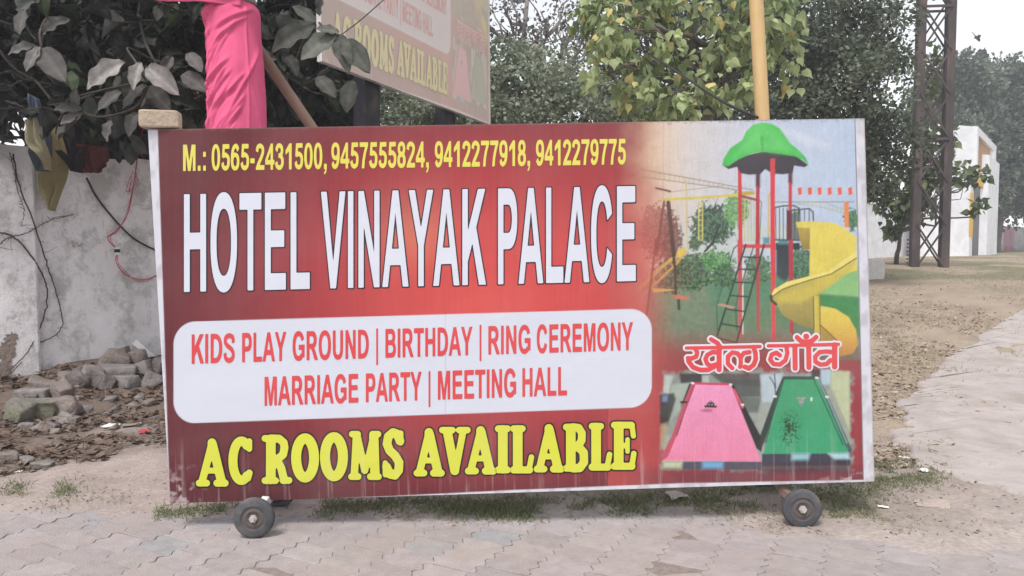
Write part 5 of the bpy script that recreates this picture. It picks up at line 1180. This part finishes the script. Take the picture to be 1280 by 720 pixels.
# ------------------------------------------------------------------ rubble at the foot of the wall
m_st = [mat('grey_rubble', (.205, .19, .185), .95, .3, 9, dirt=(.29, .255, .235), dirt_scale=5, dirt_amt=.6, bump=.6, spec=.1), mat('brown_rubble', (.215, .182, .165), .95, .25, 9, dirt=(.25, .215, .195), dirt_scale=5, dirt_amt=.6, bump=.6, spec=.1), mat('mossy_rubble', (.19, .178, .16), .95, .25, 9, dirt=(.125, .14, .075), dirt_scale=3, dirt_amt=.9, bump=.6, spec=.1), mat('dark_rubble', (.15, .13, .125), .95, .25, 9, dirt=(.25, .22, .21), dirt_scale=5, dirt_amt=.6, bump=.6, spec=.1)]
STONES = [  # centre px, w h px, kind, tilt, label
 ('broken_brick', 45, 492, 40, 14, 0, -.06, 'long flat grey broken brick at the near end of the rubble heap'),
 ('rubble_stone', 57, 484, 34, 20, 1, .3, 'rounded brown stone behind the long flat broken brick'),
 ('rubble_stone', 77, 489, 26, 24, 1, .5, 'pinkish brown stone leaning beside the long flat broken brick'),
 ('rubble_stone', 47, 512, 42, 24, 2, .1, 'low mossy green stone below the long flat broken brick'),
 ('rubble_stone', 80, 510, 34, 26, 1, -.2, 'brown lump at the foot of the pinkish leaning stone'),
 ('rubble_stone', 24, 516, 30, 26, 2, .2, 'mossy stone nearest the pillar foot'),
 ('rubble_stone', 115, 473, 30, 25, 0, .25, 'large pale grey angular stone in the heap middle'),
 ('rubble_stone', 99, 474, 22, 26, 3, -.6, 'dark upright slab leaning on the large pale angular stone'),
 ('rubble_stone', 86, 474, 24, 16, 1, .2, 'small brown stone left of the dark upright slab'),
 ('broken_brick', 148, 466, 36, 17, 0, .05, 'rough grey brick end lying above the squared brick'),
 ('broken_brick', 157, 477, 28, 14, 0, -.03, 'squared grey brick near the foot of the heap'),
 ('broken_brick', 177, 462, 21, 17, 0, -.35, 'tilted grey brick half under the flat topped stone'),
 ('rubble_stone', 190, 476, 19, 20, 0, .5, 'rounded grey stone touching the signboard edge'),
 ('rubble_stone', 170, 449, 24, 20, 1, -.1, 'flat topped brown stone on the crest of the heap'),
 ('rubble_stone', 144, 451, 28, 22, 1, .35, 'brown wedge stone leaning on the wall'),
 ('broken_brick', 150, 443, 22, 13, 1, -.35, 'reddish tilted brick on the crest of the heap'),
 ('rubble_stone', 198, 458, 16, 20, 3, .2, 'dark stone peeping past the signboard edge'),
 ('rubble_stone', 134, 480, 16, 18, 3, .4, 'small dark stone left of the squared brick'),
 ('rubble_stone', 106, 512, 17, 11, 0, .1, 'small pale stone lying alone before the heap'),
 ('broken_brick', 83, 525, 26, 9, 1, .1, 'reddish brick flake lying in the dead leaves'),
 ('rubble_stone', 10, 574, 22, 16, 1, .1, 'brown stone at the edge of the bare soil'),
 ('rubble_stone', 34, 577, 16, 12, 0, .3, 'pale clod beside the brown stone on the soil'),
 ('rubble_stone', 55, 582, 20, 10, 0, .0, 'flat pale clod among the litter'),
]
for k, (nm, u, v, wp_, hp, kd, tl, lab) in enumerate(STONES):
    g = hit(u, v + hp * .5); c = at(u, v, g[1] + .05); s_ = g[1] / FPX
    c2 = hit(u, v + hp * .45); c = at(u, v, c2[1] + .04)
    rock(nm, lab, 'brick' if 'brick' in nm else 'stone', c, (wp_ * s_ * 1.04, wp_ * s_ * .75, hp * s_ * 1.08), m_st[kd], (.1 * math.sin(k), tl, .5 * math.sin(k * 2.3)), .08 if 'brick' in nm else .17, k + 2, .1 if 'brick' in nm else .2, 'rubble heaped against the wall')
rs = np.random.RandomState(77)
for k in range(34):
    u, v = rs.uniform(22, 208), rs.uniform(482, 548)
    v = min(v, 500 + (208 - u) * .25) if rs.rand() < .6 else v
    g = hit(u, v); z = rs.uniform(.03, .075)
    rock('rubble_lump', 'small dusty lump of broken rubble lying loose in front of the heap', 'stone', g + [0, 0, z * .2], (z * rs.uniform(.9, 1.6), z, z * rs.uniform(.5, .9)), m_st[rs.choice([0, 1, 3])], tuple(rs.uniform(-.6, .6, 3)), .2, 100 + k, .16, 'loose lumps before the rubble heap')
# a strip of white board stuck in the heap
bs = MB(); a_, b_ = wall_at(168, 427, .2), wall_at(192, 448, .28); bs.bar(a_, b_, .05, .006, (0, -1, .4)); tag(bs.build('board_scrap', mat('white_board', (.72, .72, .72), .6, .1)), 'thin white board scrap slanting out of the heap crest', 'scrap')

# ------------------------------------------------------------------ lattice mast, gate house and far fence at the right
m_mast = mat('mast_steel', (.062, .05, .05), .75, .2, 6, dirt=(.15, .105, .095), dirt_scale=4, dirt_amt=.7, stretch=(1, 1, .3), bump=.2)
def mast():
    Ym = 18.0; bl, br_ = at(1143, 332, Ym), at(1180, 335, Ym - .1); z0 = float(terrain(bl[0], bl[1])) - .15
    root = thing('lattice_mast', (float((bl[0] + br_[0]) / 2), Ym, z0), 'rusty brown lattice steel mast with crossed braces beside the trees', 'mast')
    dx = br_[:2] - bl[:2]; L = np.linalg.norm(dx); ux = dx / L; uy = np.array([-ux[1], ux[0]]); H = 9.5
    a_ = .03; ux = np.array([ux[0] * math.cos(a_) - ux[1] * math.sin(a_), ux[0] * math.sin(a_) + ux[1] * math.cos(a_)]); uy = np.array([-ux[1], ux[0]])
    tp = .02        # slight taper
    def cor(i, j, z): 
        t = (z - z0) / H; return np.array([*(bl[:2] + ux * (i * L * (1 - tp * t) + tp * t * L * .5) + uy * j * .2), z])
    for i in (0, 1):
        for j in (0, 1):
            m_ = MB(); wl = .17 if j == 0 else .15
            p0, p1 = cor(i, j, z0 - .2), cor(i, j, z0 + H); sx = 1 if i == 0 else -1
            m_.bar(p0, p1, .026, wl, (ux[0], ux[1], 0)) if False else None
            for (ofx, ofy, wx, wy) in ((0, .0, .11, .02),) if j else ((0, -.07 if j == 0 else .07, wl, .02), (-.085 * sx, 0, .02, .14), (.085 * sx * .9, 0, .02, .09)):
                o3 = np.array([*(ux * ofx + uy * ofy), 0]); q0, q1 = p0 + o3, p1 + o3
                Mv = np.stack([np.array([*ux, 0]), np.array([*uy, 0]), np.array([0, 0, 1.])], 1); d = q1 - q0
                V = np.array([[sx_ * wx / 2, sy_ * wy / 2, 0] for sy_ in (-1, 1) for sx_ in (-1, 1)]) @ Mv.T
                m_.add(np.concatenate([V + q0, V + q1]), [(0, 1, 3, 2), (4, 6, 7, 5), (0, 4, 5, 1), (2, 3, 7, 6), (0, 2, 6, 4), (1, 5, 7, 3)])
            for k in range(8):          # bolt heads up the foot
                pz = p0 + np.array([*(ux * .088 * (-sx)), .35 + k * .09]); m_.box((-.012, -.02, -.02), (.012, .02, .02), None, pz)
            adopt(m_.build('leg', m_mast), root)
    ph = 1.0; n = int(H / ph)
    for k in range(n):
        za, zb = z0 + .12 + k * ph, z0 + .12 + (k + 1) * ph
        for j in (0, 1):
            dj = np.array([*(uy * (-.085 if j == 0 else .085)), 0]); zz = .13 * j
            for s_ in (0, 1):
                m_ = MB(); off = dj + np.array([*(uy * (.0 if s_ else (-.014 if j == 0 else .014))), 0])
                m_.bar(cor(0, j, (za if s_ else zb) + zz) + off, cor(1, j, (zb if s_ else za) + zz) + off, .012, .055, (0, 0, 1)) if False else m_.bar(cor(0, j, (za if s_ else zb) + zz) + off, cor(1, j, (zb if s_ else za) + zz) + off, .042, .012, (uy[0], uy[1], 0))
                adopt(m_.build('brace', m_mast), root)
        if k % 3 == 2:
            for j in (0, 1):
                o_ = np.array([*(uy * (-.11 if j == 0 else .11)), 0]); adopt(MB().bar(cor(0, j, zb - .03) + o_, cor(1, j, zb - .03) + o_, .06, .012, (uy[0], uy[1], 0)).build('tie_plate', m_mast), root)
mast()
rock('stone_block', 'pale squared stone block standing by the right edge of the signboard', 'block', at(1089, 337, 15.4), (.36, .34, .42), mat('pale_block', (.55, .53, .52), .9, .12, 8, dirt=(.36, .32, .30), dirt_scale=5, dirt_amt=.6), (0, 0, .15), .03, 5, .05)
# gate house: white walls, orange inset panel, projecting pier with a dark slot
def gate_house():
    P = [at(1178, 310, 29.5)[:2], at(1211, 310, 30)[:2], at(1236, 310, 36)[:2]]
    zt = at(1211, 158, 30)[2]; g0 = .75
    root = thing('gate_house', (float(P[1][0]), 30, g0), 'tall white gate building with an orange inset panel beyond the mast', 'building')
    ux = P[2] - P[1]; L = np.linalg.norm(ux); ux = ux / L; vy = P[0] - P[1]; W_ = np.linalg.norm(vy); vy = vy / W_
    M = np.stack([np.array([*ux, 0]), np.array([*vy, 0]), np.array([0, 0, 1.])], 1); t0 = np.array([*P[1], 0]); H = zt
    m = MB(); m.box((0, .0, g0 - .3), (L, 3.0, H), M, t0)
    wl = m.build('wall', m_white); adopt(wl, root)
    # frame standing proud round the upper inset
    f = MB(); e = L * .12; zb = H - 1.75
    outw = -.28
    f.box((-.002, outw, H - .28), (L + .02, -.002, H + .02), M, t0); f.box((L - e * 1.3, outw, zb), (L + .02, -.002, H - .282), M, t0); f.box((-.002, outw, zb), (e * .5, -.002, H - .282), M, t0)
    adopt(f.build('parapet_frame', m_white), root)
    o_ = MB(); o_.box((e * .5, -.06, zb), (L - e * 1.3, -.003, H - .29), M, t0); adopt(o_.build('inset_panel', mat('tan_panel', (.50, .29, .17), .8, .15, 4)), root)
    y_ = MB(); y_.box((e * .3, -.20, zb - .42), (L * .55, -.003, zb - .004), M, t0); adopt(y_.build('yellow_band', mat('yellow_paint', (.75, .42, .05), .6, .1)), root)
    s_ = MB(); s_.box((-.05, -.05, g0 + .9), (L * .12, -.003, g0 + 2.6), M, t0); adopt(s_.build('yellow_strip', mat('yellow_strip_paint', (.75, .45, .06), .6, .1)), root)
    pz = at(1236, 198, 34)[2]
    p = MB(); p.box((L * .42, -.5, g0 - .3), (L * 1.02, -.003, pz), M, t0); adopt(p.build('pier', m_white), root)
    d = MB(); d.box((L * .14, -.04, g0 + .1), (L * .40, -.003, pz - .6), M, t0); adopt(d.build('door', mat('dark_door', (.10, .095, .11), .5, .2, 6)), root)
gate_house()
def sheet_fence():
    p, q = at(1180, 312, 58)[:2], at(1345, 312, 58)[:2]; L = np.linalg.norm(q - p); n = int(L / .06); V = []; F = []; C = []; rs = np.random.RandomState(3)
    panel = [(.62, .60, .62) if k % 3 else (.62, .30, .38) for k in range(40)]
    for i in range(n + 1):
        t = i / n; c = p + (q - p) * t; yy = c[1] + .035 * math.sin(i * 1.1); z0 = .7; 
        for k, z in enumerate((z0, 1.5, 2.2, 2.75 + .05 * math.sin(int(t * L / 1.0) * 2.1))):
            V.append((c[0], yy, z)); col = np.array(panel[int(t * L / .75) % 40]) * (.9 + .2 * rs.rand()); 
            if t < .42: col = np.array((.34, .36, .40))
            C.append(col)
    for i in range(n):
        for k in range(3): a = i * 4 + k; F.append((a, a + 4, a + 5, a + 1))
    o = mesh('sheet_fence', V, F, mat('painted_sheet', vcol=True, rough=.6, var=.15, scale=1.5, dirt=(.45, .40, .40), dirt_scale=1.2, dirt_amt=.7), cols=np.array(C), smooth_=True); o.modifiers.new('s', 'SOLIDIFY').thickness = .01
    tag(o, 'far corrugated sheet fence in faded pink and grey under hazy trees', 'fence')
sheet_fence()
# bird gliding over the far trees
bm_ = MB(); c = at(1221.5, 47, 30)
bm_.tube([c + np.array([-.22, 0, .22]), c + np.array([-.08, 0, .07]), c, c + np.array([.07, 0, -.09]), c + np.array([.11, 0, -.15])], [.008, .02, .06, .055, .012], 8)
bm_.add([c + np.array(k) for k in ((-.03, -.03, .02), (.05, -.03, -.08), (.03, -.22, .02), (-.05, -.16, .08))], [(0, 1, 2, 3)]); bm_.add([c + np.array(k) for k in ((-.03, .03, .02), (.05, .03, -.08), (.03, .22, .02), (-.05, .16, .08))], [(0, 3, 2, 1)])
tag(bm_.build('bird', mat('dark_feathers', (.10, .09, .09), .8), smooth_=True), 'small dark bird gliding in the white sky', 'bird')

# ------------------------------------------------------------------ grass, litter and scraps on the ground
M_gr = leaf_mat('grass_blades', .7, .25, .15)
def scatter(name, pts, size, pal, tpl, m, up=1.0, seed=1, hs=.0):
    rs = np.random.RandomState(seed); n = len(pts); P = np.array([(x_, y_, 0) for x_, y_ in pts]); P[:, 2] = terrain(P[:, 0], P[:, 1]) - .002 + hs * rs.rand(n)
    D = rs.normal(size=(n, 3)); D[:, 2] = up * np.abs(D[:, 2]) + up * .4; N = rs.normal(size=(n, 3)) * .5 + (np.array([0, 0, 1.]) if up < .5 else np.array([0, -.6, .2]))
    t = rs.rand(n, 1); C = np.asarray(pal[0]) * (1 - t) + np.asarray(pal[1]) * t; S = size * rs.uniform(.4, 1.3, n)
    V, F, C = leaf_cloud(P, D, N, S, C, tpl); return tag(mesh(name, V, F, m, cols=C), kind='stuff')
BLADE = (np.array([(-.05, 0, 0), (.05, 0, 0), (.04, .5, .04), (-.04, .5, .04), (0, 1, -.12)]), np.array([(0, 1, 2), (0, 2, 3), (3, 2, 4)]))
STRAW = (np.array([(-.03, 0, 0), (.03, 0, 0), (.03, .5, .09), (-.03, .5, .09), (.03, 1, .02), (-.03, 1, .02)]), np.array([(0, 1, 2), (0, 2, 3), (3, 2, 4), (3, 4, 5)]))
SCRAP = (np.array([(-.32, 0, .02), (.3, .05, .0), (.42, .6, .12), (0, 1, .03), (-.4, .5, .10), (0, .5, .0)]), np.array([(0, 1, 5), (1, 2, 5), (2, 3, 5), (3, 4, 5), (4, 0, 5)]))
rs = np.random.RandomState(17)
def tufts(cent, n, sd):
    U, Vv = [], []
    for (u, v, ru, rv, k) in cent:
        U.append(u + rs.normal(size=k) * ru); Vv.append(v + rs.normal(size=k) * rv)
    p = hits(np.concatenate(U), np.maximum(np.concatenate(Vv), 335))
    ok = fbm(p[:, 0] * 5, p[:, 1] * 5, 3, 88) > .36 + .14 * rs.rand(len(p))
    return p[ok][:, :2]
G = tufts([(70, 612, 14, 6, 330), (22, 612, 10, 8, 160), (215, 643, 24, 5, 420), (270, 636, 20, 4, 220), (440, 634, 50, 6, 800), (540, 632, 40, 6, 700), (600, 640, 26, 6, 520), (690, 634, 60, 8, 1500), (660, 648, 26, 5, 420), (790, 634, 40, 7, 700), (880, 628, 60, 8, 900), (960, 618, 40, 8, 700), (1040, 618, 40, 10, 650), (1120, 590, 26, 10, 620), (1150, 598, 24, 7, 300), (1060, 646, 26, 8, 320), (1098, 600, 14, 12, 420), (130, 640, 30, 3, 120), (380, 648, 30, 5, 240)], 0, 1)
scatter('grass', np.concatenate([G, G + rs.normal(0, .012, G.shape)]), .034, [(.10, .125, .062), (.225, .235, .13)], BLADE, M_gr, 1.0, 3)
DG = tufts([(690, 652, 150, 6, 700), (1040, 650, 60, 12, 700), (1120, 640, 40, 16, 350), (900, 645, 80, 8, 500), (480, 650, 80, 6, 450), (1140, 575, 40, 14, 600), (1120, 545, 34, 16, 500), (150, 625, 60, 8, 260), (1170, 500, 60, 30, 500)], 0, 2)
scatter('dry_grass', DG, .036, [(.36, .30, .215), (.24, .20, .145)], BLADE, M_gr, .45, 4)
VG = hits(rs.uniform(1085, 1290, 14000), 318 + 150 * rs.rand(14000) ** 1.5)
VG = VG[fbm(VG[:, 0] * .9, VG[:, 1] * .9, 3, 64) > .44 + .12 * rs.rand(len(VG))][:, :2]
scatter('verge_grass', VG, .06, [(.37, .31, .215), (.235, .20, .13)], BLADE, M_gr, .6, 14)
# straw and dead leaves: thick by the wall, thin elsewhere
pts = []
while len(pts) < 20000:
    s_ = rs.uniform(-2.2, 2.4); d = rs.uniform(.05, 2.5); q = WP + WD * s_ + WN * d
    if fbm(q[0] * 3, q[1] * 3, 3, 70) > .38: pts.append(q)
M_lit = mat('dead_litter', vcol=True, rough=.95, var=.25, scale=20, spec=.1)
scatter('straw_litter', pts[:13000], .06, [(.22, .17, .13), (.085, .064, .052)], STRAW, M_lit, .12, 5, .02)
scatter('dead_leaves', pts[13000:], .045, [(.20, .145, .115), (.095, .07, .058)], SCRAP, M_lit, .1, 6, .02)
p = hits(rs.uniform(1085, 1290, 16000), 335 + 250 * rs.rand(16000) ** 1.3)
pe = np.array([hit(*q_)[:2] for q_ in [(1262, 398), (1192, 446), (1160, 478), (1138, 502), (1120, 535), (1128, 560)]]); pe = pe[np.argsort(pe[:, 1])]
ok = (fbm(p[:, 0] * 1.7, p[:, 1] * 1.7, 3, 75) > .42) & ((p[:, 0] < np.interp(p[:, 1], pe[:, 1], pe[:, 0]) + rs.normal(0, .12, len(p))) | (rs.rand(len(p)) < .09))
pts = p[ok][:, :2]
scatter('verge_litter', pts[::3], .036, [(.42, .35, .275), (.29, .235, .185)], SCRAP, M_lit, .12, 7, .008)
scatter('verge_straw', pts[1::3], .075, [(.40, .33, .245), (.23, .18, .14)], STRAW, M_lit, .12, 9, .008)
pts = hits(rs.uniform(0, 1280, 900), rs.uniform(590, 672, 900))[:, :2]
scatter('soil_crumbs', pts, .017, [(.30, .25, .22), (.21, .17, .15)], SCRAP, M_lit, .2, 8, .004)
# pieces one can point at
m_wp = mat('white_litter', (.74, .74, .72), .6, .1); m_pap = mat('grey_paper', (.45, .40, .38), .85, .15)
def scrap(name, label, u, v, w_, d, m, seed, lift=.006, yaw=0.0, thick=.003, cat='litter'):
    p = hit(u, v); r_ = np.random.RandomState(seed); V = []; n = 5
    for i in range(n + 1):
        for j in range(n + 1):
            V.append(((i / n - .5) * w_ * (1 + .12 * r_.normal() * (j in (0, n))), (j / n - .5) * d, lift + .25 * min(w_, d) * (float(fbm(i * .5 + seed, j * .5, 2, seed)) - .3)))
    F = [(i * (n + 1) + j, (i + 1) * (n + 1) + j, (i + 1) * (n + 1) + j + 1, i * (n + 1) + j + 1) for i in range(n) for j in range(n)]
    o = mesh(name, V, F, m); o.location = tuple(p); o.rotation_euler = (0, 0, yaw); o.modifiers.new('s', 'SOLIDIFY').thickness = thick; return tag(o, label, cat)
scrap('plastic_scrap', 'white plastic cup piece in the dead leaves before the rubble', 139, 535, .085, .09, m_wp, 1, .02)
scrap('foil_wrapper', 'crushed white and green wrapper on the grass right of the signboard', 1154, 590, .055, .05, m_wp, 2, .012, .4)
scrap('paper_scrap', 'torn pale paper lying in the grass under the signboard', 845, 622, .085, .09, m_pap, 3, .012, .3)
scrap('cardboard_scrap', 'flat square of pale cardboard half buried in the soil', 1165, 631, .15, .12, mat('cardboard', (.38, .315, .28), .9, .1), 4, .002, -.3)
scrap('bone_white_scrap', 'small white chip on the soil beyond the right wheel', 1104, 635, .045, .025, m_wp, 5, .008, -.4)
scrap('bone_white_scrap', 'thin white strip in the straw right of the signboard', 1130, 573, .06, .025, m_wp, 6, .008, -.5)
scrap('white_chip', 'small white chip on the bare soil left of the signboard', 25, 590, .03, .03, m_wp, 7, .006)
scrap('red_wrapper', 'red wrapper scrap caught in the litter by the signboard edge', 181, 542, .07, .06, mat('red_foil', (.45, .06, .06), .5, .1), 8, .015)
scrap('grey_sheet', 'pale torn sheet lying in the litter below the red scrap', 165, 533, .12, .05, mat('brown_paper', (.27, .23, .20), .9, .2), 9, .015, .5)
rock('pebble', 'round pale pebble in the straw beyond the signboard edge', 'stone', hit(1180, 585) + [0, 0, .012], (.034, .034, .03), m_st[0], (0, 0, 0), .1, 41, .25)
rock('pebble', 'dark flat pebble on the soil near the bottom right', 'stone', hit(1163, 713) + [0, 0, .004], (.036, .03, .014), m_st[3], (0, 0, .3), .1, 42, .25)
rock('pebble', 'dark chip standing on the soil right of the right wheel', 'stone', hit(1110, 698) + [0, 0, .006], (.026, .02, .02), m_st[3], (.3, .5, 0), .15, 43, .2)
rock('pebble', 'tiny dark lump on the pavers left of the signboard', 'stone', hit(121, 691) + [0, 0, .004], (.022, .016, .012), m_st[3], (.0, .2, 0), .15, 44, .2)
rock('pebble', 'small brown lump beside the left wheel', 'stone', hit(274, 684) + [0, 0, .004], (.02, .016, .014), m_st[1], (.0, .2, 0), .15, 45, .2)

# ------------------------------------------------------------------ the dusty air
hz = MB(); hz.box((-75, -8, -1.3), (95, 72, 22))
mh = bpy.data.materials.new('dusty_air'); mh.use_nodes = True; nn = mh.node_tree.nodes; nn.clear()
vo = nn.new('ShaderNodeVolumePrincipled'); vo.inputs['Color'].default_value = (.86, .88, .94, 1); vo.inputs['Density'].default_value = HAZE; vo.inputs['Anisotropy'].default_value = .2
mo = nn.new('ShaderNodeOutputMaterial'); mh.node_tree.links.new(vo.outputs[0], mo.inputs['Volume'])
tag(hz.build('haze', mh), kind='stuff')
